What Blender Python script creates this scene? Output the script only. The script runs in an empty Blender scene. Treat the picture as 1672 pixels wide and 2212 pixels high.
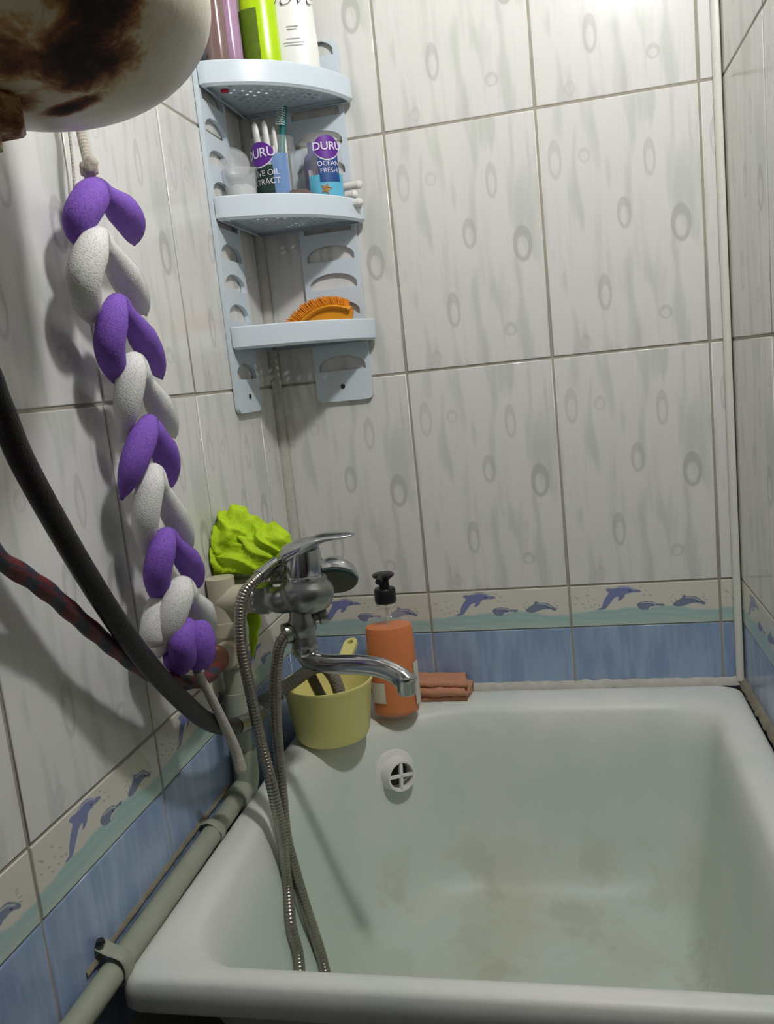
import bpy, bmesh, math, random
import numpy as np
from mathutils import Vector, Matrix, noise
from mathutils.bvhtree import BVHTree
random.seed(7)
scene = bpy.context.scene
PI = math.pi

# ------------------------------------------------------------------ camera
CAM = Vector((.515, -1.4906, 1.1813)); FPX = 1834.3
R2 = Vector((0.974701245, 0.198977546, -0.101810699))
U2 = Vector((0.066951027, 0.174674137, 0.982347447))
DV = Vector((-0.213248781, 0.964311610, -0.156933348))
cam_d = bpy.data.cameras.new('camera'); cam = bpy.data.objects.new('camera', cam_d)
scene.collection.objects.link(cam); scene.camera = cam
cam_d.sensor_fit = 'AUTO'; cam_d.sensor_width = 36; cam_d.lens = FPX * 36 / 2212; cam_d.clip_start = .02
cam.matrix_world = Matrix(((R2.x, U2.x, -DV.x, CAM.x), (R2.y, U2.y, -DV.y, CAM.y), (R2.z, U2.z, -DV.z, CAM.z), (0, 0, 0, 1)))
# ------------------------------------------------------------------ world and exposure
w = bpy.data.worlds.new('world'); scene.world = w; w.use_nodes = True
w.node_tree.nodes['Background'].inputs[0].default_value = (.6, .65, .7, 1)
w.node_tree.nodes['Background'].inputs[1].default_value = 0.0
vs = scene.view_settings
vs.view_transform = 'Standard'; vs.look = 'None'; vs.gamma = 1; vs.use_curve_mapping = False
vs.exposure = 0.0
LAMP_POS = (.73, -.84, 2.14); LAMP_POWER = 35.0; LAMP_COL = (1.0, .99, .99)

# ------------------------------------------------------------------ pixel lookups (design aid: photo point at a chosen real depth)
def _ray(x, y): return DV + R2 * ((x - 836) / FPX) - U2 * ((y - 1106) / FPX)
def ax(x, y, X): v = _ray(x, y); return CAM + v * ((X - CAM.x) / v.x)
def ay(x, y, Y): v = _ray(x, y); return CAM + v * ((Y - CAM.y) / v.y)
def az(x, y, Z): v = _ray(x, y); return CAM + v * ((Z - CAM.z) / v.z)

# ------------------------------------------------------------------ materials
def lin(c):
    c = c / 255.
    return c / 12.92 if c <= .04045 else ((c + .055) / 1.055) ** 2.4
def rgb(r, g, b): return (lin(r), lin(g), lin(b), 1)
class NT:
    def __init__(s, m): s.t = m.node_tree; s.n = s.t.nodes; s.l = s.t.links
    def add(s, kind, **k):
        nd = s.n.new(kind)
        for a, v in k.items():
            if a == 'ins':
                for i, x in v.items(): s.put(nd, i, x)
            else: setattr(nd, a, v)
        return nd
    def put(s, nd, i, x):
        if isinstance(x, bpy.types.NodeSocket): s.l.new(x, nd.inputs[i])
        else: nd.inputs[i].default_value = x
    def math(s, op, a, b=0., c=None, clamp=False):
        nd = s.add('ShaderNodeMath', operation=op, use_clamp=clamp); s.put(nd, 0, a); s.put(nd, 1, b)
        if c is not None: s.put(nd, 2, c)
        return nd.outputs[0]
    def mix(s, fac, a, b, mode='MIX'):
        nd = s.add('ShaderNodeMix', data_type='RGBA', blend_type=mode)
        s.put(nd, 0, fac); s.put(nd, 6, a); s.put(nd, 7, b); return nd.outputs[2]
    def noise(s, vec, scale=5., detail=3., rough=.5, dist=0.):
        nd = s.add('ShaderNodeTexNoise'); s.put(nd, 'Vector', vec); s.put(nd, 'Scale', scale); s.put(nd, 'Detail', detail); s.put(nd, 'Roughness', rough); s.put(nd, 'Distortion', dist)
        return nd.outputs[0]
    def ramp(s, fac, stops, interp='LINEAR'):
        nd = s.add('ShaderNodeValToRGB'); cr = nd.color_ramp; cr.interpolation = interp
        while len(cr.elements) < len(stops): cr.elements.new(.5)
        for e, (p, c) in zip(cr.elements, stops): e.position = p; e.color = c
        s.put(nd, 0, fac); return nd.outputs[0]
    def remap(s, v, a, b, c=0., d=1.):
        nd = s.add('ShaderNodeMapRange', interpolation_type='SMOOTHSTEP')
        for i, x in enumerate((v, a, b, c, d)): s.put(nd, i, x)
        return nd.outputs[0]
def base_mat(name):
    m = bpy.data.materials.new(name); m.use_nodes = True
    t = NT(m); return m, t, t.n['Principled BSDF']
def M(name, c, rough=.5, metal=0., var=.06, vscale=25., bump=0., bscale=200., alpha=1., trans=0., spec=.5, sss=0., ior=1.45, coat=0., stretch=None):
    m, t, p = base_mat(name)
    tc = t.add('ShaderNodeTexCoord').outputs['Object']
    if stretch:
        mp = t.add('ShaderNodeMapping'); t.put(mp, 0, tc); mp.inputs['Scale'].default_value = stretch; tc = mp.outputs[0]
    n = t.noise(tc, vscale, 4.)
    a = tuple(x * (1 - var) for x in c[:3]) + (1,); b = tuple(min(1, x * (1 + var)) for x in c[:3]) + (1,)
    t.put(p, 'Base Color', t.mix(n, a, b))
    t.put(p, 'Roughness', rough); t.put(p, 'Metallic', metal); t.put(p, 'Alpha', alpha); t.put(p, 'Transmission Weight', trans)
    t.put(p, 'Specular IOR Level', spec); t.put(p, 'IOR', ior); t.put(p, 'Coat Weight', coat)
    if sss: t.put(p, 'Subsurface Weight', sss); p.inputs['Subsurface Radius'].default_value = (.02, .015, .01)
    if bump:
        bn = t.add('ShaderNodeBump'); t.put(bn, 'Height', t.noise(tc, bscale, 3.)); t.put(bn, 'Strength', bump); t.put(bn, 'Distance', .002); t.l.new(bn.outputs[0], p.inputs['Normal'])
    return m

WHITE = rgb(216, 215, 211)
# glazed wall tile: vertical watery streaks with drop shaped rings, drawn in the print's own 0..1 space
def tile_material():
    m, t, p = base_mat('glazed_wall_tile')
    uv = t.add('ShaderNodeUVMap').outputs[0]
    sep = t.add('ShaderNodeSeparateXYZ'); t.put(sep, 0, uv)
    def stretched(sx, sy, off=0.):
        mp = t.add('ShaderNodeMapping'); t.put(mp, 0, uv); mp.inputs['Scale'].default_value = (sx, sy, 1); mp.inputs['Location'].default_value = (off, off * .7, off * .3)
        return mp.outputs[0]
    n1 = t.noise(stretched(10, 2.4), 1., 1.5, .5, .3)
    n2 = t.noise(stretched(9, 2.2, 5.3), 1., 2., .5, .3)
    n3 = t.noise(stretched(60, 2.5, 9.1), 1., 2., .6)
    col = t.mix(t.remap(n1, .49, .68, 0., .62), WHITE, rgb(186, 193, 184))
    col = t.mix(t.remap(n2, .58, .72, 0., .55), col, rgb(196, 190, 192))
    col = t.mix(t.remap(n3, .45, .75, 0., .12), col, rgb(184, 184, 180))
    # (u, v, half width, half height, strength) of the rings of the print
    rings = [(.096, .793, .047, .082, .42), (.285, .795, .042, .031, .35), (.690, .752, .040, .078, .5), (.515, .550, .049, .066, .6),
             (.865, .482, .066, .078, .85), (.365, .242, .047, .078, .6), (.742, .135, .046, .030, .5), (.22, .05, .04, .03, .3)]
    tot = None
    for (cu, cv, ru, rv, st) in rings:
        def ell(cu, cv, ru, rv):
            du = t.math('MULTIPLY', t.math('SUBTRACT', sep.outputs[0], cu), 1 / ru); dv = t.math('MULTIPLY', t.math('SUBTRACT', sep.outputs[1], cv), 1 / rv)
            return t.math('ADD', t.math('MULTIPLY', du, du), t.math('MULTIPLY', dv, dv))
        o = t.remap(ell(cu, cv, ru, rv), .80, 1.08, 1., 0.)
        i = t.remap(ell(cu, cv - rv * .16, ru * .55, rv * .55), .65, 1.35, .12, 1.)
        r = t.math('MULTIPLY', t.math('MULTIPLY', o, i), st * .78)
        tot = r if tot is None else t.math('MAXIMUM', tot, r)
    col = t.mix(tot, col, rgb(170, 171, 165))
    t.put(p, 'Base Color', col); t.put(p, 'Roughness', .16); t.put(p, 'Specular IOR Level', .45)
    bn = t.add('ShaderNodeBump'); t.put(bn, 'Height', t.noise(stretched(5, 7, 2.), 1., 2.)); t.put(bn, 'Strength', .25); t.put(bn, 'Distance', .0012); t.l.new(bn.outputs[0], p.inputs['Normal'])
    return m
def blue_material():
    m, t, p = base_mat('blue_streaked_tile')
    uv = t.add('ShaderNodeUVMap').outputs[0]
    mp = t.add('ShaderNodeMapping'); t.put(mp, 0, uv); mp.inputs['Scale'].default_value = (12, 2.5, 1)
    n = t.noise(mp.outputs[0], 1., 3., .55, .3)
    mp2 = t.add('ShaderNodeMapping'); t.put(mp2, 0, uv); mp2.inputs['Scale'].default_value = (3, 1.5, 1)
    n2 = t.noise(mp2.outputs[0], 1., 2.)
    c = t.mix(t.remap(n, .35, .7), rgb(134, 158, 190), rgb(158, 178, 204))
    c = t.mix(t.remap(n2, .4, .7, 0., .4), c, rgb(132, 140, 182))
    t.put(p, 'Base Color', c); t.put(p, 'Roughness', .2)
    return m
def print_material():
    m, t, p = base_mat('printed_border_tile')
    a = t.add('ShaderNodeVertexColor'); a.layer_name = 'print'
    tc = t.add('ShaderNodeTexCoord').outputs['Object']
    t.put(p, 'Base Color', t.mix(t.noise(tc, 60., 3.), a.outputs[0], rgb(200, 200, 190))); p.inputs['Roughness'].default_value = .2
    mixn = [n for n in t.n if n.bl_idname == 'ShaderNodeMix'][0]
    t.put(mixn, 0, t.math('MULTIPLY', t.noise(tc, 90., 3.), .10))
    return m
def tub_material():
    m, t, p = base_mat('worn_bath_enamel')
    g = t.add('ShaderNodeNewGeometry').outputs['Position']
    sep = t.add('ShaderNodeSeparateXYZ'); t.put(sep, 0, g)
    n1 = t.noise(g, 5., 5., .6); n2 = t.noise(g, 11., 5., .6); n3 = t.noise(g, 3., 3.)
    c = t.mix(t.remap(n1, .35, .65), rgb(206, 215, 206), rgb(222, 223, 216))
    worn = t.remap(sep.outputs[2], .30, .42, 1., 0.)                 # rubbed through glaze, only on the bath bottom
    c = t.mix(t.math('MULTIPLY', worn, t.remap(n1, .42, .6, .15, .75)), c, rgb(196, 186, 158))
    c = t.mix(t.math('MULTIPLY', worn, t.remap(n2, .5, .62, 0., .6)), c, rgb(168, 152, 118))
    minty = t.math('MULTIPLY', t.remap(sep.outputs[2], .52, .58, 1., 0.), t.remap(n3, .3, .7, .25, .8))
    c = t.mix(minty, c, rgb(190, 207, 194))
    t.put(p, 'Base Color', c); t.put(p, 'Roughness', .42); t.put(p, 'Specular IOR Level', .35)
    bn = t.add('ShaderNodeBump'); t.put(bn, 'Height', t.noise(g, 40., 4.)); t.put(bn, 'Strength', .12); t.put(bn, 'Distance', .002); t.l.new(bn.outputs[0], p.inputs['Normal'])
    return m
def rust_material():
    m, t, p = base_mat('rusted_heater_enamel')
    g = t.add('ShaderNodeNewGeometry').outputs['Position']
    n = t.noise(g, 26., 7., .7, .5); n2 = t.noise(g, 60., 5., .6)
    def spot(c, sx, sy, sz, amp):
        mp = t.add('ShaderNodeVectorMath', operation='SUBTRACT'); t.put(mp, 0, g); t.put(mp, 1, c)
        ml = t.add('ShaderNodeVectorMath', operation='MULTIPLY'); t.put(ml, 0, mp.outputs[0]); t.put(ml, 1, (1 / sx, 1 / sy, 1 / sz))
        ln = t.add('ShaderNodeVectorMath', operation='LENGTH'); t.put(ln, 0, ml.outputs[0])
        return t.math('MULTIPLY', t.remap(ln.outputs['Value'], 0., 1.6, 1., 0.), amp)
    s = t.math('MAXIMUM', spot((.209, -.912, 1.423), .052, .050, .05, .84), spot((.172, -.872, 1.404), .034, .012, .02, .9))
    s = t.math('MAXIMUM', s, spot((.165, -.935, 1.42), .05, .05, .05, .58))
    s = t.math('MAXIMUM', s, spot((.128, -.905, 1.392), .04, .04, .03, .70))
    s = t.math('MAXIMUM', s, spot((.232, -.93, 1.44), .04, .05, .04, .85))
    v = t.math('ADD', s, t.math('MULTIPLY', t.math('SUBTRACT', n, .5), 1.15))
    v = t.math('ADD', v, t.math('MULTIPLY', t.math('SUBTRACT', n2, .5), .35))
    c = t.ramp(v, [(.0, rgb(212, 204, 188)), (.33, rgb(204, 194, 164)), (.43, rgb(176, 138, 86)), (.55, rgb(132, 84, 54)), (.70, rgb(72, 44, 34)), (.86, rgb(36, 24, 24))])
    t.put(p, 'Base Color', c); t.put(p, 'Roughness', t.remap(v, .4, .6, .3, .85))
    bn = t.add('ShaderNodeBump'); t.put(bn, 'Height', v); t.put(bn, 'Strength', .3); t.put(bn, 'Distance', .003); t.l.new(bn.outputs[0], p.inputs['Normal'])
    return m
def spiral_material(name, c1, c2, freq, width, rough=.4, twist=1.):
    m, t, p = base_mat(name)
    uv = t.add('ShaderNodeUVMap').outputs[0]; sep = t.add('ShaderNodeSeparateXYZ'); t.put(sep, 0, uv)
    ph = t.math('ADD', t.math('MULTIPLY', sep.outputs[0], freq), t.math('MULTIPLY', sep.outputs[1], twist))
    fr = t.math('FRACT', ph)
    f = t.remap(t.math('ABSOLUTE', t.math('SUBTRACT', fr, .5)), width - .05, width + .05)
    n = t.noise(t.add('ShaderNodeTexCoord').outputs['Object'], 300., 3.)
    c = t.mix(f, c1, c2); c = t.mix(t.math('MULTIPLY', n, .5), c, rgb(40, 34, 36))
    t.put(p, 'Base Color', c); t.put(p, 'Roughness', rough)
    bn = t.add('ShaderNodeBump'); t.put(bn, 'Height', n); t.put(bn, 'Strength', .5); t.put(bn, 'Distance', .001); t.l.new(bn.outputs[0], p.inputs['Normal'])
    return m
def net_material(name, c, clear, dark=.55):
    m, t, p = base_mat(name)
    uv = t.add('ShaderNodeUVMap').outputs[0]
    mp = t.add('ShaderNodeMapping'); t.put(mp, 0, uv); mp.inputs['Scale'].default_value = (620, 46, 1)
    vo = t.add('ShaderNodeTexVoronoi'); t.put(vo, 'Vector', mp.outputs[0]); t.put(vo, 'Scale', 1.)
    h = t.remap(vo.outputs['Distance'], .15, .65)
    n = t.noise(t.add('ShaderNodeTexCoord').outputs['Object'], 45., 4.)
    d = tuple(x * dark for x in c[:3]) + (1,)
    t.put(p, 'Base Color', t.mix(t.math('MULTIPLY', t.math('ADD', h, n), .5), d, c))
    t.put(p, 'Roughness', .75); t.put(p, 'Specular IOR Level', .25)
    lw = t.add('ShaderNodeLayerWeight'); lw.inputs[0].default_value = .35
    a = t.math('SUBTRACT', 1., t.math('MULTIPLY', t.remap(lw.outputs['Facing'], .55, 1.), clear))
    a = t.math('SUBTRACT', a, t.math('MULTIPLY', t.remap(h, .0, .35, 1., 0.), clear * .35))
    t.put(p, 'Alpha', a)
    bn = t.add('ShaderNodeBump'); t.put(bn, 'Height', h); t.put(bn, 'Strength', .25); t.put(bn, 'Distance', .0008); t.l.new(bn.outputs[0], p.inputs['Normal'])
    return m
def barcode_material():
    m, t, p = base_mat('barcode_print')
    uv = t.add('ShaderNodeTexCoord').outputs['Object']; sep = t.add('ShaderNodeSeparateXYZ'); t.put(sep, 0, uv)
    wn = t.add('ShaderNodeTexWhiteNoise', noise_dimensions='1D'); t.put(wn, 'W', t.math('FLOOR', t.math('MULTIPLY', sep.outputs[0], 800.)))
    t.put(p, 'Base Color', t.mix(t.math('GREATER_THAN', wn.outputs[0], .5), rgb(215, 205, 222), rgb(90, 50, 110))); return m

m_tile = tile_material(); m_blue = blue_material(); m_print = print_material(); m_tub = tub_material(); m_rust = rust_material()
m_grout = M('grey_grout', rgb(158, 152, 138), .9, var=.22, vscale=30, bump=.4)
m_caulk = M('old_cement_filler', rgb(186, 184, 174), .9, var=.2, vscale=60, bump=.8, bscale=120)
m_dirt = M('dirty_cement_filler', rgb(132, 126, 108), .9, var=.35, vscale=45, bump=.8, bscale=120)
m_trim = M('white_plastic_trim', rgb(214, 214, 204), .35, var=.05)
m_plaster = M('painted_plaster', rgb(118, 116, 114), .8)
m_floor = M('dark_floor', rgb(74, 62, 54), .6, var=.3)
m_shelf = M('bluish_white_plastic', rgb(205, 217, 226), .28, var=.02)
m_screw = M('dark_screw', rgb(30, 34, 36), .5)
m_red = M('red_plastic_clip', rgb(205, 30, 60), .4)
m_chrome = M('chrome', rgb(186, 188, 188), .16, 1., var=.18, vscale=12)
m_chrome_dull = M('limescaled_chrome', rgb(154, 158, 154), .3, 1., var=.22, vscale=25, bump=.15, bscale=80)
m_hose_metal = M('metal_hose', rgb(158, 152, 142), .28, 1., var=.25, vscale=40)
m_face = M('dark_green_sprayer_face', rgb(28, 48, 44), .4)
m_black_gap = M('hole_black', rgb(20, 20, 20), .6)
m_pipe = M('grey_plastic_pipe', rgb(152, 158, 140), .5, var=.16, vscale=18, bump=.1)
m_pipe2 = M('beige_plastic_fitting', rgb(190, 184, 164), .45, var=.1)
m_brass = M('tarnished_brass', rgb(112, 78, 62), .45, .6, var=.3)
m_yellow = M('yellow_plastic', rgb(232, 222, 142), .38, var=.05, vscale=10)
m_liquid = M('orange_liquid_soap', rgb(224, 118, 34), .3, var=.05, vscale=12)
m_clear = M('clear_plastic', rgb(226, 228, 224), .1, var=.01, alpha=.10)
m_clear_dim = M('cloudy_clear_plastic', rgb(215, 220, 220), .25, var=.03, alpha=.30)
m_label = M('white_paper_label', rgb(214, 208, 194), .6)
m_blackpl = M('black_plastic', rgb(16, 17, 19), .35)
m_cloth = M('brown_terry_cloth', rgb(204, 146, 114), .95, var=.15, vscale=90, bump=1., bscale=500)
m_lime = M('lime_net', rgb(178, 212, 18), .7, var=.18, vscale=60, bump=.6, bscale=350, sss=.15)
m_purple = net_material('purple_scrub_net', rgb(132, 92, 192), .75, .78)
m_whitenet = net_material('white_scrub_net', rgb(224, 224, 220), .85, .93)
m_rope = spiral_material('cotton_rope', rgb(214, 208, 196), rgb(186, 178, 164), 260, .32, .9)
m_blackhose = M('black_braided_hose', rgb(26, 20, 19), .36, 0., var=.5, vscale=160, bump=.6, bscale=500)
m_redhose = spiral_material('red_blue_braided_hose', rgb(112, 38, 42), rgb(48, 50, 70), 22, .27, .5, 1.)
m_greyhose = M('grey_drain_hose', rgb(140, 136, 128), .55, var=.12, vscale=60)
m_orange = M('orange_brush_plastic', rgb(226, 148, 22), .4, var=.06)
m_orange2 = M('orange_bristle', rgb(228, 140, 20), .7, var=.12)
m_ph = M('pink_shampoo', rgb(176, 140, 172), .12, var=.12, alpha=.9, coat=.5)
m_brownclear = M('brownish_clear_bottle', rgb(130, 105, 100), .2, var=.15, alpha=.8)
m_limebottle = M('lime_bottle_plastic', rgb(176, 212, 10), .25, var=.04)
m_dgreen = M('dark_green_label', rgb(84, 110, 12), .45, var=.35, vscale=120)
m_whitebottle = M('white_bottle_plastic', rgb(232, 232, 228), .3, var=.02)
m_ink = M('dark_ink', rgb(40, 42, 44), .6); m_greyink = M('grey_ink', rgb(178, 178, 174), .6)
m_lav = M('purple_print', rgb(92, 30, 140), .4, var=.05); m_lavlight = M('white_print', rgb(226, 218, 232), .5)
m_olive = M('dark_olive_print', rgb(22, 52, 40), .4); m_navy = M('navy_print', rgb(26, 70, 130), .4)
m_turq = M('turquoise_print', rgb(92, 176, 206), .35, var=.12, vscale=70); m_star = M('brown_print', rgb(158, 116, 62), .5)
m_bluefilm = M('pale_blue_film', rgb(120, 155, 205), .3, alpha=.7)
m_violetbottle = M('violet_clear_bottle', rgb(112, 110, 176), .2, var=.1, alpha=.75)
m_barcode = barcode_material()
m_teal = M('teal_toothbrush_plastic', rgb(16, 104, 104), .25)
m_bristle = M('pale_bristle', rgb(196, 214, 210), .7)
m_whitepl = M('white_plastic', rgb(232, 230, 226), .4)
m_powder = M('white_powder', rgb(240, 240, 238), .95, bump=1., bscale=180)
m_pumice = M('brown_pumice', rgb(104, 88, 80), .95, var=.4, vscale=250, bump=1., bscale=260)
m_cotton = M('white_cotton', rgb(222, 220, 214), .95)

# ------------------------------------------------------------------ building helpers
WORLD = {}                                                # world origin of every object
def put(o, origin, parent):
    scene.collection.objects.link(o)
    WORLD[o.name] = Vector(origin)
    if parent is not None:
        o.parent = parent; o.location = Vector(origin) - WORLD[parent.name]
    else: o.location = origin
    return o
def tag(o, label=None, cat=None, group=None, kind=None):
    if label: o['label'] = label
    if cat: o['category'] = cat
    if group: o['group'] = group
    if kind: o['kind'] = kind
    return o
def thing(name, loc, label, cat, group=None):
    return tag(put(bpy.data.objects.new(name, None), loc, None), label, cat, group)
def obj(name, geo, mat, parent=None, smooth=True, angle=40):
    """geo = (verts, faces[, uvs per vertex]) in world space -> one mesh object"""
    V = [Vector(v) for v in geo[0]]; F = geo[1]
    lo = Vector((min(v.x for v in V), min(v.y for v in V), min(v.z for v in V))); hi = Vector((max(v.x for v in V), max(v.y for v in V), max(v.z for v in V)))
    org = (lo + hi) / 2
    if parent is None: org.z = lo.z
    me = bpy.data.meshes.new(name)
    me.from_pydata([v - org for v in V], [], F)
    if len(geo) > 2 and geo[2]:
        ul = me.uv_layers.new(name='UVMap')
        for lp in me.loops: ul.data[lp.index].uv = geo[2][lp.vertex_index]
    bm = bmesh.new(); bm.from_mesh(me); bmesh.ops.recalc_face_normals(bm, faces=bm.faces); bm.to_mesh(me); bm.free()
    if smooth:
        me.polygons.foreach_set('use_smooth', [True] * len(me.polygons))
        if angle < 180: me.set_sharp_from_angle(angle=math.radians(angle))
    me.materials.append(mat)
    return put(bpy.data.objects.new(name, me), org, parent)
def join(*gs):
    V = []; F = []; U = []
    for g in gs:
        n = len(V); V += [Vector(v) for v in g[0]]; F += [tuple(i + n for i in f) for f in g[1]]
        U += list(g[2]) if len(g) > 2 and g[2] else [(0, 0)] * len(g[0])
    return V, F, U
def rbox(x0, x1, y0, y1, z0, z1, r=.002, seg=2):
    bm = bmesh.new(); bmesh.ops.create_cube(bm, size=1)
    for v in bm.verts: v.co = Vector(((x0 + x1) / 2 + v.co.x * (x1 - x0), (y0 + y1) / 2 + v.co.y * (y1 - y0), (z0 + z1) / 2 + v.co.z * (z1 - z0)))
    if r: bmesh.ops.bevel(bm, geom=bm.edges[:], offset=r, segments=seg, affect='EDGES', profile=.5)
    g = ([v.co.copy() for v in bm.verts], [tuple(v.index for v in f.verts) for f in bm.faces]); bm.free(); return g
def xf(g, mtx): return ([mtx @ Vector(v) for v in g[0]], g[1]) + tuple(g[2:])
def frame(origin, zdir, xhint=Vector((1, 0, 0))):
    z = Vector(zdir).normalized(); x = Vector(xhint) - z * Vector(xhint).dot(z)
    if x.length < 1e-4: x = Vector((0, 1, 0)) - z * z.y
    x.normalize(); y = z.cross(x); o = Vector(origin)
    return Matrix(((x.x, y.x, z.x, o.x), (x.y, y.y, z.y, o.y), (x.z, y.z, z.z, o.z), (0, 0, 0, 1)))
def lathe(prof, n=32, sx=1., sy=1.):
    """profile [(r, z)] around z; r = 0 closes"""
    V = []; F = []; rows = []
    for r, z in prof:
        if r <= 1e-6: rows.append([len(V)]); V.append(Vector((0, 0, z)))
        else:
            rows.append(list(range(len(V), len(V) + n)))
            V += [Vector((r * sx * math.cos(2 * PI * k / n), r * sy * math.sin(2 * PI * k / n), z)) for k in range(n)]
    for a, b in zip(rows, rows[1:]):
        for k in range(n):
            k2 = (k + 1) % n
            if len(a) == 1 and len(b) > 1: F.append((a[0], b[k], b[k2]))
            elif len(b) == 1 and len(a) > 1: F.append((a[k], b[0], a[k2]))
            elif len(a) > 1: F.append((a[k], b[k], b[k2], a[k2]))
    return V, F
def catmull(P, n):
    P = [Vector(p) for p in P]; out = []
    Q = [P[0] * 2 - P[1]] + P + [P[-1] * 2 - P[-2]]
    for i in range(1, len(Q) - 2):
        for k in range(n):
            t = k / n; a, b, c, d = Q[i - 1], Q[i], Q[i + 1], Q[i + 2]
            out.append(.5 * (2 * b + (c - a) * t + (2 * a - 5 * b + 4 * c - d) * t * t + (3 * b - a - 3 * c + d) * t ** 3))
    return out + [P[-1]]
def resample(P, step):
    L = [0.]
    for a, b in zip(P, P[1:]): L.append(L[-1] + (b - a).length)
    n = max(2, int(L[-1] / step)); out = []; j = 0
    for i in range(n + 1):
        s = L[-1] * i / n
        while j < len(L) - 2 and L[j + 1] < s: j += 1
        t = (s - L[j]) / max(1e-9, L[j + 1] - L[j]); out.append(P[j].lerp(P[j + 1], min(1, t)))
    return out, L[-1]
def tube(P, rad, seg=16, step=None, flat=None, caps=True):
    """tube through points; rad number or f(s, t); flat = f(t) -> (wide, thin) scale"""
    P = [Vector(p) for p in P]
    if step: P, _ = resample(catmull(P, 12), step)
    V = []; F = []; U = []; s = 0.
    T = [(P[min(i + 1, len(P) - 1)] - P[max(i - 1, 0)]).normalized() for i in range(len(P))]
    nrm = T[0].orthogonal().normalized()
    if abs(T[0].z) < .9: nrm = (Vector((0, 0, 1)) - T[0] * T[0].z).normalized()
    for i, p in enumerate(P):
        if i: s += (p - P[i - 1]).length
        nrm = (nrm - T[i] * nrm.dot(T[i])).normalized(); b = T[i].cross(nrm)
        t = i / (len(P) - 1); r = rad(s, t) if callable(rad) else rad; fw, fh = flat(t) if flat else (1, 1)
        for k in range(seg):
            a = 2 * PI * k / seg; V.append(p + nrm * (r * fh * math.sin(a)) + b * (r * fw * math.cos(a))); U.append((s, k / seg))
    for i in range(len(P) - 1):
        for k in range(seg): k2 = (k + 1) % seg; F.append((i * seg + k, i * seg + k2, (i + 1) * seg + k2, (i + 1) * seg + k))
    if caps: F.append(tuple(range(seg))[::-1]); F.append(tuple(range((len(P) - 1) * seg, len(P) * seg)))
    return V, F, U
def rounded(r, e=.35):
    """radius profile of a soft round-ended limb"""
    return lambda s, t: r * max(.05, (1 - abs(2 * t - 1) ** (2 / e)) ** .5)
def curve_mesh(loops, thick):
    """flat 2-D loops (outer, then holes) filled and given thickness: local x, y in plane, z thickness centred"""
    cu = bpy.data.curves.new('tmp', 'CURVE'); cu.dimensions = '2D'; cu.fill_mode = 'BOTH'; cu.extrude = thick / 2
    for lp in loops:
        sp = cu.splines.new('POLY'); sp.points.add(len(lp) - 1); sp.use_cyclic_u = True
        for q, (x, y) in zip(sp.points, lp): q.co = (x, y, 0, 1)
    return _curve_geo(cu)
def _curve_geo(cu):
    o = bpy.data.objects.new('tmp', cu); scene.collection.objects.link(o)
    dg = bpy.context.evaluated_depsgraph_get(); me = bpy.data.meshes.new_from_object(o.evaluated_get(dg))
    g = ([v.co.copy() for v in me.vertices], [tuple(f.vertices) for f in me.polygons])
    bpy.data.objects.remove(o); bpy.data.curves.remove(cu); bpy.data.meshes.remove(me); return g
def text_geo(s, size, shear=0., extrude=.0, spacing=1., offset=0.):
    cu = bpy.data.curves.new('tmp', 'FONT'); cu.body = s; cu.size = size; cu.shear = shear; cu.extrude = extrude; cu.align_x = 'CENTER'; cu.align_y = 'CENTER'; cu.space_character = spacing; cu.offset = offset; cu.resolution_u = 3
    return _curve_geo(cu)
def rrect(x0, x1, y0, y1, r, n=6):
    out = []
    for cx, cy, a0 in ((x1 - r, y1 - r, 0), (x0 + r, y1 - r, PI / 2), (x0 + r, y0 + r, PI), (x1 - r, y0 + r, 1.5 * PI)):
        out += [(cx + r * math.cos(a0 + PI / 2 * k / n), cy + r * math.sin(a0 + PI / 2 * k / n)) for k in range(n + 1)]
    return out
def icosphere(sub):
    bm = bmesh.new(); bmesh.ops.create_icosphere(bm, subdivisions=sub, radius=1)
    g = ([v.co.copy() for v in bm.verts], [tuple(v.index for v in f.verts) for f in bm.faces]); bm.free(); return g

# ------------------------------------------------------------------ the room
JW = .2525; ZR = (1.9845, 1.5841, 1.1837, .7833, .7074); RIM = .60; XR = .7852; CEIL = 2.45
JT = .0038                                                # joint width
def slab(name, x0, x1, y0, y1, z0, z1, mat, kind='structure'):
    return tag(obj(name, rbox(x0, x1, y0, y1, z0, z1, 0), mat, None, False), kind=kind)
wall_back = slab('wall_back', -.08, XR + .08, .0016, .10, 0, CEIL, m_grout)
wall_left = slab('wall_left', -.10, -.0016, -2.2, .0016, 0, CEIL, m_grout)
wall_right = slab('wall_right', XR + .0016, XR + .1, -.98, .0016, 0, CEIL, m_grout)
slab('wall_side', 1.60, 1.70, -2.2, -.88, 0, CEIL, m_plaster)
slab('wall_front', -.10, 1.70, -2.30, -2.2, 0, CEIL, m_plaster)
slab('wall_return', XR + .1, 1.70, -.98, -.88, 0, CEIL, m_plaster)
slab('floor', -.10, 1.70, -2.30, .10, -.06, 0, m_floor)
slab('ceiling', -.10, 1.70, -2.30, .10, CEIL, CEIL + .06, m_plaster)

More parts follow.
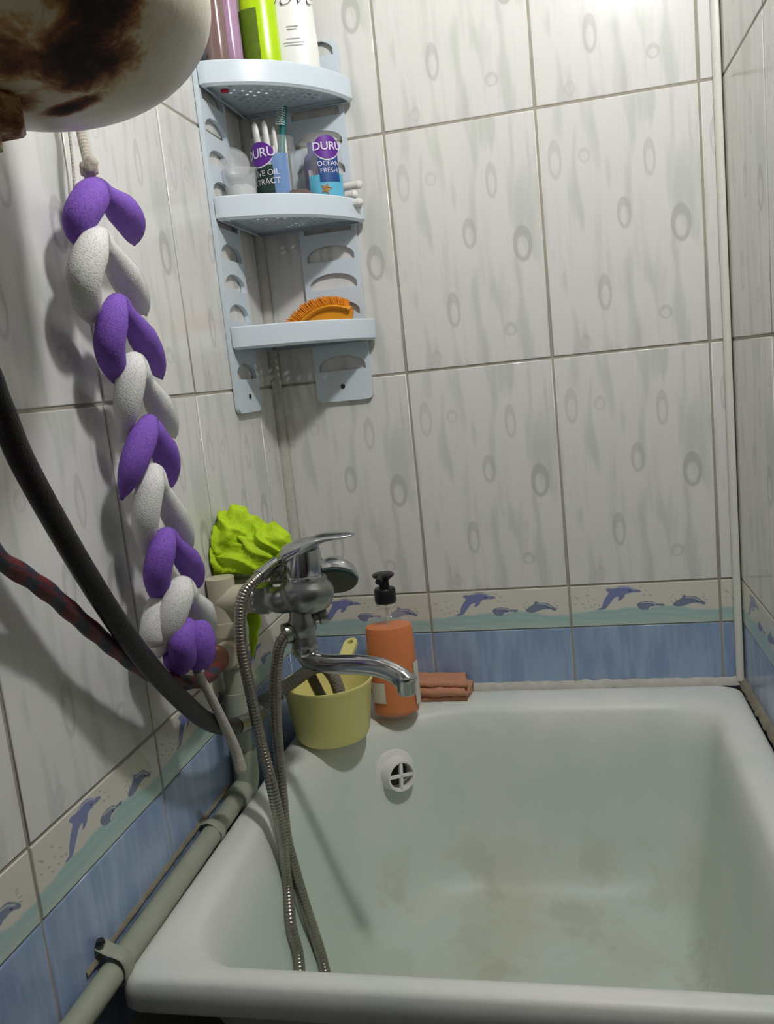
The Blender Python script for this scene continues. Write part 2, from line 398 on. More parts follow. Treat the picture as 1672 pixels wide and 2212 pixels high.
# tiles: local X along the wall, Z up, face at local y = 0 looking to -y
_cache = {}
def plain_tile(w, h, u0, u1, v0, v1):
    key = ('t', round(w, 4), round(h, 4), round(u0, 3), round(v0, 3))
    if key not in _cache:
        b = .0016; th = .007
        V = [(b, 0, b), (w - b, 0, b), (w - b, 0, h - b), (b, 0, h - b), (b * .3, b * .35, b * .3), (w - b * .3, b * .35, b * .3), (w - b * .3, b * .35, h - b * .3), (b * .3, b * .35, h - b * .3),
             (0, b, 0), (w, b, 0), (w, b, h), (0, b, h), (0, th, 0), (w, th, 0), (w, th, h), (0, th, h)]
        F = [(0, 1, 2, 3)]
        for k in range(3):
            for i in range(4): j = (i + 1) % 4; F.append((4 * k + i, 4 * k + 4 + i, 4 * k + 4 + j, 4 * k + j))
        F.append((15, 14, 13, 12))
        me = bpy.data.meshes.new('tile'); me.from_pydata(V, [], F)
        ul = me.uv_layers.new(name='UVMap')
        for lp in me.loops:
            x, y, z = V[lp.vertex_index]; ul.data[lp.index].uv = (u0 + (u1 - u0) * x / w, v0 + (v1 - v0) * z / h)
        bm = bmesh.new(); bm.from_mesh(me); bmesh.ops.recalc_face_normals(bm, faces=bm.faces); bm.to_mesh(me); bm.free()
        me.polygons.foreach_set('use_smooth', [i != 0 for i in range(len(F))])
        _cache[key] = me
    return _cache[key]
def in_poly(X, Y, poly):
    ins = np.zeros(X.shape, bool); n = len(poly)
    for i in range(n):
        x1, y1 = poly[i]; x2, y2 = poly[(i + 1) % n]
        if y1 == y2: continue
        c = ((y1 > Y) != (y2 > Y)) & (X < (x2 - x1) * (Y - y1) / (y2 - y1) + x1); ins ^= c
    return ins
def smooth_poly(p, n=5):
    P = [Vector((a, b, 0)) for a, b in p]; N = len(P); out = []
    for i in range(N):
        a, b, c, d = P[i - 1], P[i], P[(i + 1) % N], P[(i + 2) % N]
        for k in range(n):
            t = k / n; q = .5 * (2 * b + (c - a) * t + (2 * a - 5 * b + 4 * c - d) * t * t + (3 * b - a - 3 * c + d) * t ** 3); out.append((q.x, q.y))
    return out
def seg_dist(X, Y, pts):
    D = np.full(X.shape, 9e9)
    for (x1, y1), (x2, y2) in zip(pts, pts[1:]):
        dx, dy = x2 - x1, y2 - y1; t = np.clip(((X - x1) * dx + (Y - y1) * dy) / (dx * dx + dy * dy + 1e-9), 0, 1)
        D = np.minimum(D, np.hypot(X - x1 - t * dx, Y - y1 - t * dy))
    return D
def border_print(U, Vv):
    """the printed frieze: jumping dolphins over a teal sea; U, Vv in millimetres (250 x 74)"""
    k = 250 / 955.
    def T(pts):                                           # design sheet points (955 x 272, y down, tilt removed) -> mm
        return [((x - 385) * k, 74 - (y - (185 - .047 * (x - 380)) if y < 320 else y - (185 - .047 * (x - 380))) * k * 1.02) for x, y in pts]
    X, Y = U, Vv
    C = np.empty(X.shape + (3,)); C[:] = rgb(212, 208, 196)[:3]
    wave = 31 + 5 * np.sin(X / 250 * 2 * PI - 1.5) + 2.2 * np.sin(X / 21.) + 1.2 * np.sin(X / 7.3 + 1)
    sea = np.clip((wave - Y) / 4., 0, 1)[..., None]
    st = .5 + .5 * np.sin(Y * .55 + 2.5 * np.sin(X / 31.) + X / 40.)
    seac = np.array(rgb(150, 186, 186)[:3]) * (1 - .35 * st[..., None]) + np.array(rgb(178, 200, 190)[:3]) * .35 * st[..., None]
    low = np.clip((13 - Y) / 12, 0, 1)[..., None] * .6
    seac = seac * (1 - low) + np.array(rgb(190, 204, 190)[:3]) * low
    C = C * (1 - sea * .9) + seac * sea * .9
    def paint(poly, col, a=1.):
        mk = in_poly(X, Y, poly); C[mk] = C[mk] * (1 - a) + np.array(rgb(*col)[:3]) * a
    def line(pts, wd, col, a=1.):
        d = seg_dist(X, Y, pts); f = (np.clip((wd - d) / .5 + .5, 0, 1) * a)[..., None]; C[:] = C * (1 - f) + np.array(rgb(*col)[:3]) * f
    VI = (116, 124, 176); GR = (112, 122, 150); OUT = (84, 86, 100); PALE = (196, 198, 204)
    big = T([(560, 338), (588, 325), (600, 292), (618, 258), (640, 226), (622, 205), (640, 196), (672, 198), (705, 183), (742, 177), (785, 188), (808, 200), (842, 207), (843, 217), (805, 222), (770, 226), (745, 236), (733, 258), (712, 274), (697, 276), (705, 252), (682, 254), (655, 280), (632, 310), (610, 334), (580, 340)])
    sb = smooth_poly(big); paint(sb, VI); line(sb + sb[:1], .35, OUT, .75)
    paint(smooth_poly(T([(655, 282), (680, 256), (698, 256), (690, 280), (660, 300), (640, 318)])), (206, 206, 206))
    paint(smooth_poly(T([(745, 236), (775, 226), (806, 222), (780, 234), (755, 246)])), (208, 208, 208))
    line(T([(690, 192), (740, 182), (786, 192), (806, 202)]), .8, PALE, .8)
    line(T([(772, 211), (784, 213)]), .9, (40, 40, 60))
    d1 = smooth_poly(T([(820, 312), (832, 294), (872, 283), (920, 287), (948, 299), (990, 300), (986, 311), (945, 318), (905, 334), (850, 339)]))
    paint(d1, GR); line(d1 + d1[:1], .4, OUT, .7); line(T([(850, 292), (905, 290), (940, 302)]), .9, PALE, .8); line(T([(912, 308), (924, 310)]), .9, (40, 40, 60))
    paint(smooth_poly(T([(905, 318), (950, 312), (975, 311), (930, 325), (890, 336)])), (196, 200, 200))
    d2 = smooth_poly(T([(1050, 306), (1066, 285), (1105, 260), (1120, 240), (1145, 250), (1190, 250), (1222, 268), (1252, 292), (1246, 304), (1205, 290), (1160, 296), (1120, 310), (1080, 316)]))
    paint(d2, GR); line(d2 + d2[:1], .4, OUT, .7); line(T([(1130, 256), (1185, 258), (1225, 280)]), .9, PALE, .8); line(T([(1200, 281), (1210, 285)]), .9, (40, 40, 60))
    paint(smooth_poly(T([(1150, 298), (1200, 292), (1230, 302), (1190, 302)])), (204, 206, 206))
    for x, y in ((420, 255), (432, 262), (497, 240), (415, 303), (505, 285), (465, 303), (480, 330), (522, 322), (545, 270), (545, 305), (572, 310), (850, 187), (882, 207), (866, 237), (905, 237)):
        line(T([(x - 7, y - 4), (x, y + 4), (x + 8, y + 2)]), .45, (120, 124, 128), .9)
    for x, y, dx, dy in ((1030, 262, 14, -8), (1040, 275, 8, 20), (1052, 240, 10, 5), (1100, 235, 12, 4), (1065, 262, 6, 18), (1240, 255, 14, -8), (1250, 268, 16, 2), (1252, 282, 12, 8), (1240, 240, 12, -6)):
        line(T([(x, y), (x + dx, y + dy)]), .45, (110, 114, 120), .9)
    return C
def border_tile(w, h, u0, u1):
    key = ('b', round(w, 4), round(u0, 3))
    if key not in _cache:
        nx = max(4, int(w / .00085)); nz = int(h / .00085); b = .0012
        xs = np.linspace(0, w, nx + 1); zs = np.linspace(0, h, nz + 1); Xg, Zg = np.meshgrid(xs, zs)
        Yg = np.where((Xg < 1e-6) | (Xg > w - 1e-6) | (Zg < 1e-6) | (Zg > h - 1e-6), b, 0)
        V = np.stack([Xg, Yg, Zg], -1).reshape(-1, 3)
        idx = np.arange((nx + 1) * (nz + 1)).reshape(nz + 1, nx + 1)
        F = np.stack([idx[:-1, :-1], idx[:-1, 1:], idx[1:, 1:], idx[1:, :-1]], -1).reshape(-1, 4)
        n0 = len(V); V = np.vstack([V, [[0, .007, 0], [w, .007, 0], [w, .007, h], [0, .007, h]]])
        F = F.tolist()
        F += [list(idx[0, ::-1]) + [n0, n0 + 1], list(idx[-1, :]) + [n0 + 2, n0 + 3], list(idx[:, 0]) + [n0 + 3, n0], list(idx[::-1, -1]) + [n0 + 1, n0 + 2], [n0 + 3, n0 + 2, n0 + 1, n0]]
        me = bpy.data.meshes.new('border_tile'); me.from_pydata(V.tolist(), [], F)
        col = border_print((u0 + (u1 - u0) * Xg / w) * 250, Zg / h * 74).reshape(-1, 3)
        at = me.color_attributes.new('print', 'FLOAT_COLOR', 'POINT')
        buf = np.ones((len(V), 4), np.float32); buf[:n0, :3] = col; buf[n0:, :3] = .5; at.data.foreach_set('color', buf.ravel())
        _cache[key] = me
    return _cache[key]
def place_piece(name, me, wall, side, along, z, mat):
    if not me.materials: me.materials.append(mat)
    jit = random.uniform(-.0003, .0003)
    if side == 'back': loc = (along, jit, z); rz = 0
    elif side == 'left': loc = (jit, along, z); rz = PI / 2
    else: loc = (XR + jit, along, z); rz = -PI / 2
    o = bpy.data.objects.new(name, me); put(o, loc, wall); o.rotation_euler = (0, 0, rz); return o
def tile_wall(wall, side, cols, sgn=1):
    """cols: (start, width, u0, u1) measured along the wall's own left-to-right direction"""
    rows = [(ZR[0], .4004), (ZR[1], .4004), (ZR[2], .4004), (ZR[3], .4004)]
    for a, wd, u0, u1 in cols:
        al = a + sgn * JT / 2; ww = wd - JT
        place_piece('tile', plain_tile(ww, CEIL - ZR[0] - JT, u0, u1, 0, 1), wall, side, al, ZR[0] + JT / 2, m_tile)
        for zt in (ZR[0], ZR[1], ZR[2]):
            place_piece('tile', plain_tile(ww, .4004 - JT, u0, u1, 0, 1), wall, side, al, zt - .4004 + JT / 2, m_tile)
        place_piece('border_tile', border_tile(ww, ZR[3] - ZR[4] - JT * .7, u0, u1), wall, side, al, ZR[4] + JT * .35, m_print)
        key = ('bl', round(ww, 4), round(u0, 3))
        if key not in _cache: _cache[key] = plain_tile(ww, .2004, u0, u1, .3, .9).copy()
        me = _cache[key]
        place_piece('tile', me, wall, side, al, ZR[4] - .2004 - JT * .2, m_blue)
B1 = .2464
tile_wall(wall_back, 'back', [(.012, B1 - .012, 1 - (B1 - .012) / JW, 1), (B1, JW, 0, 1), (B1 + JW, JW, 0, 1), (B1 + 2 * JW, XR - .010 - B1 - 2 * JW, 0, (XR - .010 - B1 - 2 * JW) / JW)])
L0 = -.0906
tile_wall(wall_left, 'left', [(L0, -L0 - .012, 0, (-L0 - .012) / JW)] + [(L0 - k * JW, JW, 0, 1) for k in range(1, 9)])
tile_wall(wall_right, 'right', [(-.004, .272, 0, 1)] + [(-.276 - k * JW, JW, 0, 1) for k in range(0, 2)], -1)

# plastic corner strips and the cement filling along the bath
def corner_strip(name, cx, cy, r, a0, a1, mat):
    n = 10; loop = [(cx + r * math.cos(a0 + (a1 - a0) * k / n), cy + r * math.sin(a0 + (a1 - a0) * k / n)) for k in range(n + 1)]
    loop += [(cx - .004 * math.copysign(1, math.cos((a0 + a1) / 2)), cy + .004)]
    V = [(x, y, z) for z in (RIM + .004, CEIL) for x, y in loop]; N = len(loop)
    F = [(i, (i + 1) % N, N + (i + 1) % N, N + i) for i in range(N)] + [tuple(range(N))[::-1], tuple(range(N, 2 * N))]
    return tag(obj(name, (V, F), mat), kind='structure')
corner_strip('trim_1', XR - .0055, -.0045, .0085, PI * .93, PI * 1.60, m_trim)
corner_strip('trim_2', .004, -.004, .0115, -PI * .62, PI * .10, m_caulk)
def filler(name, P, hgt, dep, mat, outward, seed):
    """crumbly strip following points on the wall foot"""
    Pn, L = resample([Vector(p) for p in P], .006); V = []; F = []
    o = Vector(outward)
    for i, p in enumerate(Pn):
        a = noise.noise(Vector((i * .35, seed, 0))) * .35; b = noise.noise(Vector((i * .45, seed + 5, 0))) * .4
        prof = [(0, 0), (dep * (1 + b), 0), (dep * (.95 + b), hgt * .35), (dep * (.45 + a * .5), hgt * (.85 + a * .3)), (0, hgt * (1.05 + a))]
        V += [p + o * d + Vector((0, 0, z)) for d, z in prof]
    n = 5
    for i in range(len(Pn) - 1):
        for k in range(n): k2 = (k + 1) % n; F.append((i * n + k, i * n + k2, (i + 1) * n + k2, (i + 1) * n + k))
    F += [tuple(range(n)), tuple(range((len(Pn) - 1) * n, len(Pn) * n))[::-1]]
    return tag(obj(name, (V, F), mat, angle=60), kind='structure')
filler('trim_3', [(.20, 0, .596), (.776, 0, .596)], .012, .010, m_caulk, (0, -1, 0), 1.)
filler('trim_4', [(XR, -.001, .596), (XR, -.12, .598), (XR, -.30, .600), (XR, -.80, .600)], .012, .010, m_dirt, (-1, 0, 0), 4.)
filler('trim_5', [(0, -.80, .612), (0, -.6, .616), (0, -.42, .618)], .005, .003, m_dirt, (1, 0, 0), 9.)
filler('trim_6', [(.012, 0, .597), (.24, 0, .598)], .010, .012, m_dirt, (0, -1, 0), 13.)

# ------------------------------------------------------------------ wall lamp (above the frame)
lamp = thing('wall_lamp', LAMP_POS, 'round white glass wall lamp high on the right wall', 'lamp')
m_glow, gt, gp = base_mat('glowing_opal_glass')
gp.inputs['Base Color'].default_value = (.9, .9, .9, 1); gp.inputs['Emission Color'].default_value = LAMP_COL + (1,)
LR = .048
gp.inputs['Emission Strength'].default_value = LAMP_POWER / (4 * PI * LR * LR * PI)
gn = gt.noise(gt.add('ShaderNodeTexCoord').outputs['Object'], 4.); gt.put(gp, 'Roughness', gt.math('MULTIPLY', gn, .4))
s_ = icosphere(3); obj('lamp_globe', xf(s_, Matrix.Translation(LAMP_POS) @ Matrix.Scale(LR, 4)), m_glow, lamp)
obj('lamp_base', xf(lathe([(0, 0), (.04, 0), (.045, .006), (.03, .016), (.022, .026), (0, .026)]), frame((XR, LAMP_POS[1], LAMP_POS[2]), (-1, 0, 0))), m_whitepl, lamp)

# ------------------------------------------------------------------ bath
def contour(x0, x1, y0, y1, rs, n=14, e=10):
    """rounded rectangle; rs radii for corners right-back, left-back, left-near, right-near"""
    cs = [(x1, y1, 0, -1, -1), (x0, y1, PI / 2, 1, -1), (x0, y0, PI, 1, 1), (x1, y0, 1.5 * PI, -1, 1)]
    arcs = []
    for (cx, cy, a0, sx, sy), r in zip(cs, rs):
        arcs.append([Vector((cx + sx * r + r * math.cos(a0 + PI / 2 * k / n), cy + sy * r + r * math.sin(a0 + PI / 2 * k / n), 0)) for k in range(n + 1)])
    out = []
    for i in range(4):
        out += arcs[i]; a = arcs[i][-1]; b = arcs[(i + 1) % 4][0]
        out += [a.lerp(b, k / e) for k in range(1, e)]
    return out
def make_tub():
    O = contour(.0250, .7775, -.788, -.004, (.03, .03, .016, .03)); Ii = contour(.079, .714, -.752, -.086, (.07, .235, .085, .07)); Fl = contour(.205, .630, -.665, -.215, (.10, .16, .12, .12))
    Ctr = Vector((.42, -.45, 0))
    def L(a, b, t): return [p.lerp(q, t) for p, q in zip(a, b)]
    rings = []
    add = lambda c, z: rings.append([Vector((p.x, p.y, z)) for p in c])
    add(L(Fl, Ctr_l(Fl, Ctr), .6), .262); add(Fl, .268); add(L(Ii, Fl, .75), .285); add(L(Ii, Fl, .25), .42); add(L(O, Ii, .75), .555); add(L(O, Ii, .25), .560); add(L(O, Ii, .06), .562)
    add(O, .566); add(O, .584); add(L(O, Ii, .06), .5945); add(L(O, Ii, .16), .599); add(L(O, Ii, .35), .6006); add(L(O, Ii, .6), .6003); add(L(O, Ii, .8), .598); add(L(O, Ii, .93), .592); add(Ii, .583)
    for t, z in ((.05, .566), (.11, .54), (.19, .50), (.28, .455), (.38, .41), (.5, .37), (.62, .34), (.75, .32), (.88, .309), (1, .304)): add(L(Ii, Fl, t), z)
    add(L(Fl, Ctr_l(Fl, Ctr), .35), .301); add(L(Fl, Ctr_l(Fl, Ctr), .7), .2995)
    n = len(O); V = []; F = []
    for r in rings: V += r
    for i in range(len(rings) - 1):
        for k in range(n): k2 = (k + 1) % n; F.append((i * n + k, i * n + k2, (i + 1) * n + k2, (i + 1) * n + k))
    F.append(tuple(range(n))[::-1]); F.append(tuple(range((len(rings) - 1) * n, len(rings) * n)))
    return V, F
def Ctr_l(c, ctr): return [ctr] * len(c)
tub = thing('bathtub', (.40, -.41, 0), 'white enamel bathtub with mint tinge and brownish worn bottom between the tiled walls', 'bathtub')
tub_geo = make_tub()
obj('basin', tub_geo, m_tub, tub, angle=180)
bvh = BVHTree.FromPolygons(tub_geo[0], tub_geo[1])
m_foot = M('cast_iron_foot', rgb(60, 55, 50), .7)
for fx, fy in ((.26, -.26), (.58, -.26), (.26, -.60), (.58, -.60)):
    obj('foot', xf(lathe([(0, 0), (.03, 0), (.03, .012), (.014, .03), (.016, .2), (.03, .26), (0, .27)], 16), Matrix.Translation((fx, fy, 0))), m_foot, tub)
hit_p, hit_n, _, _ = bvh.ray_cast(Vector((.515, -1.4906, 1.1813)), _ray(852, 1668).normalized())
if hit_n.dot(_ray(852, 1668)) > 0: hit_n = -hit_n
od = Vector((.62, -.74, .10)).normalized()
OM = frame(hit_p - od * .006, od, Vector((.75, .62, -.22)))
ov = obj('overflow_grille', xf(lathe([(.0, .002), (.022, .002), (.037, .0), (.0395, .004), (.038, .0085), (.029, .011), (.0275, .014), (.027, .030), (.0255, .034), (.0225, .034), (.0215, .031), (.0215, .008), (0, .008)], 48), OM), m_whitepl, tub)
ov['label'] = 'white round overflow outlet with cross bars'
obj('dark_opening', xf(lathe([(0, .010), (.0212, .010), (.0212, .0095), (0, .0095)], 32), OM), M('dark_drain', rgb(60, 54, 42), .7, var=.5, vscale=120), ov)
for k in range(2):
    obj('cross_bar', xf(rbox(-.0215, .0215, -.0026, .0026, .026, .0335, .0008), OM @ Matrix.Rotation(PI / 2 * k + .1, 4, 'Z')), m_whitepl, ov)

# ------------------------------------------------------------------ pipes along the left wall
PX = .0165; VY = -.392
pipe = thing('water_pipe', (PX, -.60, .60), 'grey green plastic water pipe running along the bath edge and up the left wall', 'pipe')
obj('horizontal_pipe', tube([(PX, -1.30, .594), (PX, -.80, .600), (PX, VY - .02, .606)], .0138, 20, .02), m_pipe, pipe)
obj('elbow', tube([(PX, VY - .045, .606), (PX, VY - .02, .606), (PX + .002, VY - .004, .612), (PX + .004, VY, .630), (PX + .004, VY, .665)], .0185, 20, .006), m_pipe, pipe)
obj('vertical_pipe', tube([(PX + .004, VY, .62), (PX + .004, VY, .76), (PX + .004, VY, .90)], .0138, 20, .02), m_pipe, pipe)
obj('sleeve', tube([(PX + .004, VY, .715), (PX + .004, VY, .755)], .0175, 20), m_pipe, pipe)
obj('outlet_elbow', join(tube([(PX + .004, VY, .86), (PX + .004, VY, .925)], .020, 24), tube([(PX + .004, VY, .893), (.055, VY - .002, .893), (.073, VY - .004, .893)], .0205, 24)), m_pipe2, pipe)
obj('collar', tube([(PX + .004, VY, .842), (PX + .004, VY, .862)], .0225, 24), m_pipe2, pipe)
obj('tee_branch', join(tube([(PX + .004, VY, .795), (PX + .004, VY, .845)], .019, 24), tube([(PX + .006, VY, .820), (.030, VY - .035, .820)], .018, 24)), m_pipe2, pipe)
for cy in (-.772,):
    cl = obj('clip', tube([(.0015, cy, .628), (PX - .004, cy, .622), (PX + .012, cy, .616), (PX + .0155, cy, .602), (PX + .010, cy, .588), (.0015, cy, .584)], .0095, 12, .004, flat=lambda t: (1., .24)), m_pipe, pipe)
    obj('clip_screw', xf(lathe([(0, .004), (.004, .004), (.005, .0), (0, .0)], 12), frame((.006, cy - .004, .632), (0, 0, 1))), m_screw, cl)
obj('clip', tube([(.0015, -.515, .618), (PX, -.515, .621), (PX + .0155, -.515, .606), (PX + .006, -.515, .590)], .007, 12, .004, flat=lambda t: (1., .28)), m_pipe, pipe)

# ------------------------------------------------------------------ mixer tap
FY = -.40
MX = .143                                                 # axis of the mixer body
tap = thing('bath_mixer', (MX, FY, .80), 'chrome single lever bath mixer with long swivel spout above the bath corner', 'tap')
obj('hex_nut', xf(lathe([(.012, -.001), (.021, -.001), (.0225, .002), (.0225, .018), (.021, .021), (.012, .021)], 6), frame((.074, VY - .004, .893), (1, 0, 0), (0, .4, 1))), m_chrome_dull, tap, False)
obj('wall_flange', xf(lathe([(.0, -.003), (.019, -.003), (.020, .0), (.020, .004), (0, .004)], 24), frame((.0725, VY - .004, .893), (1, 0, 0))), m_chrome, tap)
obj('body', join(tube([(.094, VY - .004, .892), (.112, FY - .002, .891), (.132, FY, .894)], lambda s, t: .0180 + .006 * t, 24, .006, flat=lambda t: (1.05, .90)),
                 xf(lathe([(0, -.026), (.018, -.0255), (.028, -.020), (.0345, -.008), (.0360, .004), (.033, .013), (.0285, .018), (.0275, .022), (0, .022)], 40, 1.08, 1.), frame((MX + .006, FY, .899), (.06, -.02, 1)))), m_chrome_dull, tap)
obj('inlet_arm', tube([(MX - .02, FY + .012, .892), (.10, FY + .09, .892), (.085, FY + .15, .892), (.03, FY + .15, .892)], .0165, 18, .008), m_chrome_dull, tap)
obj('cartridge_cover', xf(lathe([(0, 0), (.0262, 0), (.0268, .005), (.0262, .009), (.0256, .010), (.0262, .012), (.0258, .040), (.0245, .046), (0, .048)], 40), frame((MX + .004, FY, .9155), (.06, -.02, 1))), m_chrome, tap)
lv = []
for t, wd, th in ((0, .016, .010), (.10, .0250, .0150), (.3, .0262, .0130), (.45, .0245, .0085), (.7, .0205, .0050), (.88, .0165, .004), (1, .006, .002)): lv.append((t, wd, th))
lp = [(MX - .023, FY, .950), (MX - .006, FY - .002, .957), (MX + .014, FY - .004, .965), (MX + .044, FY - .012, .977), (MX + .086, FY - .02, .980)]
def lever_flat(t):
    for (t0, w0, h0), (t1, w1, h1) in zip(lv, lv[1:]):
        if t <= t1: f = (t - t0) / (t1 - t0); return (w0 + (w1 - w0) * f) / .02, (h0 + (h1 - h0) * f) / .02
    return lv[-1][1] / .02, lv[-1][2] / .02
obj('lever', tube(lp, .02, 20, .004, flat=lever_flat), m_chrome, tap)
obj('diverter_neck', xf(lathe([(0, .0), (.0165, .0), (.0180, .002), (.0180, .012), (.0160, .016), (.0165, .020), (.0195, .026), (.0195, .040), (.0165, .046), (.0155, .064), (0, .064)], 32), Matrix.Translation((MX - .006, FY, .820))), m_chrome_dull, tap)
kb = obj('diverter_knob', xf(lathe([(0, 0), (.008, 0), (.008, .010), (.011, .012), (.011, .020), (.010, .023), (0, .023)], 24), frame((MX + .006, FY + .006, .858), (1, .45, .15))), m_chrome_dull, tap)
obj('knob_hole', xf(lathe([(0, .0205), (.0065, .0205), (.0065, .0238), (0, .0240)], 16), frame((MX + .006, FY + .006, .858), (1, .45, .15))), m_black_gap, kb)  # dark of the button's hole painted as a black disc
obj('hose_outlet', xf(lathe([(0, -.012), (.012, -.012), (.0125, .004), (.0145, .006), (.0145, .014), (.0, .014)], 24), frame((MX - .018, FY - .006, .846), (-.70, -.55, -.05))), m_chrome_dull, tap)
obj('spout_collar', xf(lathe([(0, 0), (.0185, 0), (.0195, .003), (.0195, .008), (.0185, .011), (0, .011)], 32), Matrix.Translation((MX - .006, FY, .8115))), m_chrome, tap)
sp = [(MX - .008, FY, .818), (MX - .006, FY - .003, .808), (MX + .008, FY - .010, .803), (MX + .040, FY - .024, .803), (MX + .080, FY - .036, .805), (MX + .110, FY - .044, .803), (MX + .132, FY - .050, .795), (MX + .146, FY - .055, .784)]
spo = obj('spout', tube(sp, lambda s, t: .0125 if t < .93 else .0135, 20, .004, flat=lambda t: (1.12, .9)), m_chrome, tap)
obj('spout_nozzle', xf(lathe([(0, 0), (.0115, 0), (.0128, .002), (.0128, .016), (.014, .019), (.0135, .024), (0, .026)], 24), frame((MX + .145, FY - .056, .771), (.04, 0, 1))), m_chrome, spo)

# ------------------------------------------------------------------ hand shower and its hose
sh = thing('hand_shower', (.13, -.35, .90), 'chrome hand shower with dark green face lying behind the mixer, metal hose in the bath', 'shower')
HC = ay(722, 1246, -.335)
hn = Vector((.10, -.66, -.74)).normalized()
hd = obj('shower_head', xf(lathe([(0, -.030), (.008, -.029), (.020, -.023), (.031, -.012), (.035, -.002), (.0355, .003), (.034, .005)], 36), frame(HC, hn)), m_chrome, sh)
obj('spray_face', xf(lathe([(.034, .0042), (.0345, .007), (.032, .010), (0, .011)], 36), frame(HC, hn)), m_face, hd)
obj('shower_handle', tube([HC - hn * .016 + Vector((-.02, 0, 0)), ay(665, 1205, -.345), ay(625, 1207, -.36), ay(592, 1222, -.385)], lambda s, t: .0125 - .0015 * t, 18, .005), m_chrome, sh)
obj('hose_nut', tube([ay(597, 1219, -.383), ay(578, 1231, -.40), ay(560, 1246, -.415)], lambda s, t: .0122 if t < .35 else .0105, 18), m_chrome, sh)
def corr(r, pitch=.0046):
    return lambda s, t: r * (.86 + .14 * abs(math.sin(PI * s / pitch)) ** .6)
def in_bath(px_, py_, Y):
    """photo point at depth Y, lifted off the bath wall where it would run into the enamel"""
    p = ay(px_, py_, Y); dr_ = _ray(px_, py_).normalized(); h = bvh.ray_cast(CAM, dr_)
    if h[0] is not None and h[3] < (p - CAM).length + .012: p = h[0] - dr_ * .0135
    return p
hoseA = [ay(572, 1236, -.405), ay(548, 1256, -.425), ay(526, 1285, -.44), ay(518, 1330, -.45), ay(522, 1400, -.46), ay(542, 1500, -.47), in_bath(564, 1600, -.475), in_bath(588, 1700, -.49), in_bath(608, 1800, -.49), in_bath(620, 1900, -.49), in_bath(628, 2000, -.495), in_bath(645, 2075, -.50)]
def on_floor(x, y):
    h = bvh.ray_cast(Vector((x, y, .62)), Vector((0, 0, -1))); return h[0] + Vector((0, 0, .0105))
hoseB = [in_bath(702, 2100, -.485), in_bath(686, 2040, -.485), in_bath(660, 1960, -.485), in_bath(634, 1870, -.48), in_bath(617, 1800, -.475), in_bath(607, 1690, -.465), ay(598, 1580, -.45), ay(595, 1480, -.435), ay(602, 1405, -.425), ay(618, 1372, -.418), ay(630, 1356, -.412)]
A_, B_ = hoseA[-1], hoseB[0]
loop = [on_floor(A_.x + .022, A_.y - .07), on_floor(A_.x + .045, A_.y - .125), on_floor((A_.x + B_.x) / 2 + .06, A_.y - .155), on_floor(B_.x + .050, A_.y - .120), on_floor(B_.x + .026, B_.y - .055)]
obj('hose', tube(hoseA + loop + hoseB, corr(.0082), 14, .00115), m_hose_metal, sh, angle=180)

# ------------------------------------------------------------------ soap bracket under the lime scrubber
br = thing('wall_bracket', (.05, -.33, .90), 'grey plastic bracket on the left wall under the lime net', 'bracket')
obj('plate', rbox(.002, .080, -.352, -.262, .905, .911, .002), m_pipe2, br)
obj('back_plate', rbox(.001, .007, -.355, -.26, .880, .930, .002), m_pipe2, br)
obj('hook', tube([(.078, -.345, .908), (.092, -.350, .912), (.096, -.352, .925)], .005, 10, .004), m_chrome_dull, br)

# ------------------------------------------------------------------ lime net scrubber
net = thing('bath_net', (.05, -.31, .90), 'bright lime green crumpled bath net heaped on the bracket behind the mixer', 'scrubber')
def crumple(c, r, tilt, seed, amp, sub=5, fl=5.):
    V, F = icosphere(sub); out = []
    R = Matrix.Rotation(tilt, 3, 'Y')
    for v in V:
        q = Vector((v.x * 1.0, v.y, v.z))
        w1 = noise.noise(Vector((q.x * 1.1 + seed, q.y * 1.3, q.z * 1.2)))
        dirn = q.z * fl + q.x * fl * .5 + 2.2 * w1
        rid = 1 - abs(math.sin(dirn + seed)) ** .7
        d = 1 + amp * (rid - .45) + .20 * w1 + .06 * noise.noise(q * 6 + Vector((seed, 0, 0)))
        p = R @ Vector((q.x * r[0] * d, q.y * r[1] * d, q.z * r[2] * d)); out.append(Vector(c) + p)
    return out, F
gc = [ay(505, 1165, -.33), ay(570, 1175, -.33), ay(472, 1205, -.345), ay(520, 1200, -.34)]
bundle = join(crumple(gc[0], (.042, .04, .046), .2, 1., .26), crumple(gc[1], (.046, .035, .030), .45, 4., .28), crumple(gc[2], (.026, .03, .042), .3, 8., .25), crumple(gc[3], (.052, .035, .030), .1, 3., .25))
for v in bundle[0]: v.x = max(v.x, .003)
obj('bundle', bundle, m_lime, net, angle=180)
obj('hanging_fold', tube([ay(545, 1240, -.30), ay(548, 1300, -.29), ay(548, 1360, -.285), ay(545, 1418, -.285)], lambda s, t: .017 * (1 - .75 * max(0, t - .6) / .4) * (1 + .12 * math.sin(s * 180)), 16, .004, flat=lambda t: (1., .45)), m_lime, net, angle=180)
obj('hanging_fold', tube([ay(500, 1250, -.31), ay(497, 1330, -.30), ay(496, 1400, -.30)], lambda s, t: .011 * (1 - .5 * t), 12, .004, flat=lambda t: (1., .5)), m_lime, net, angle=180)

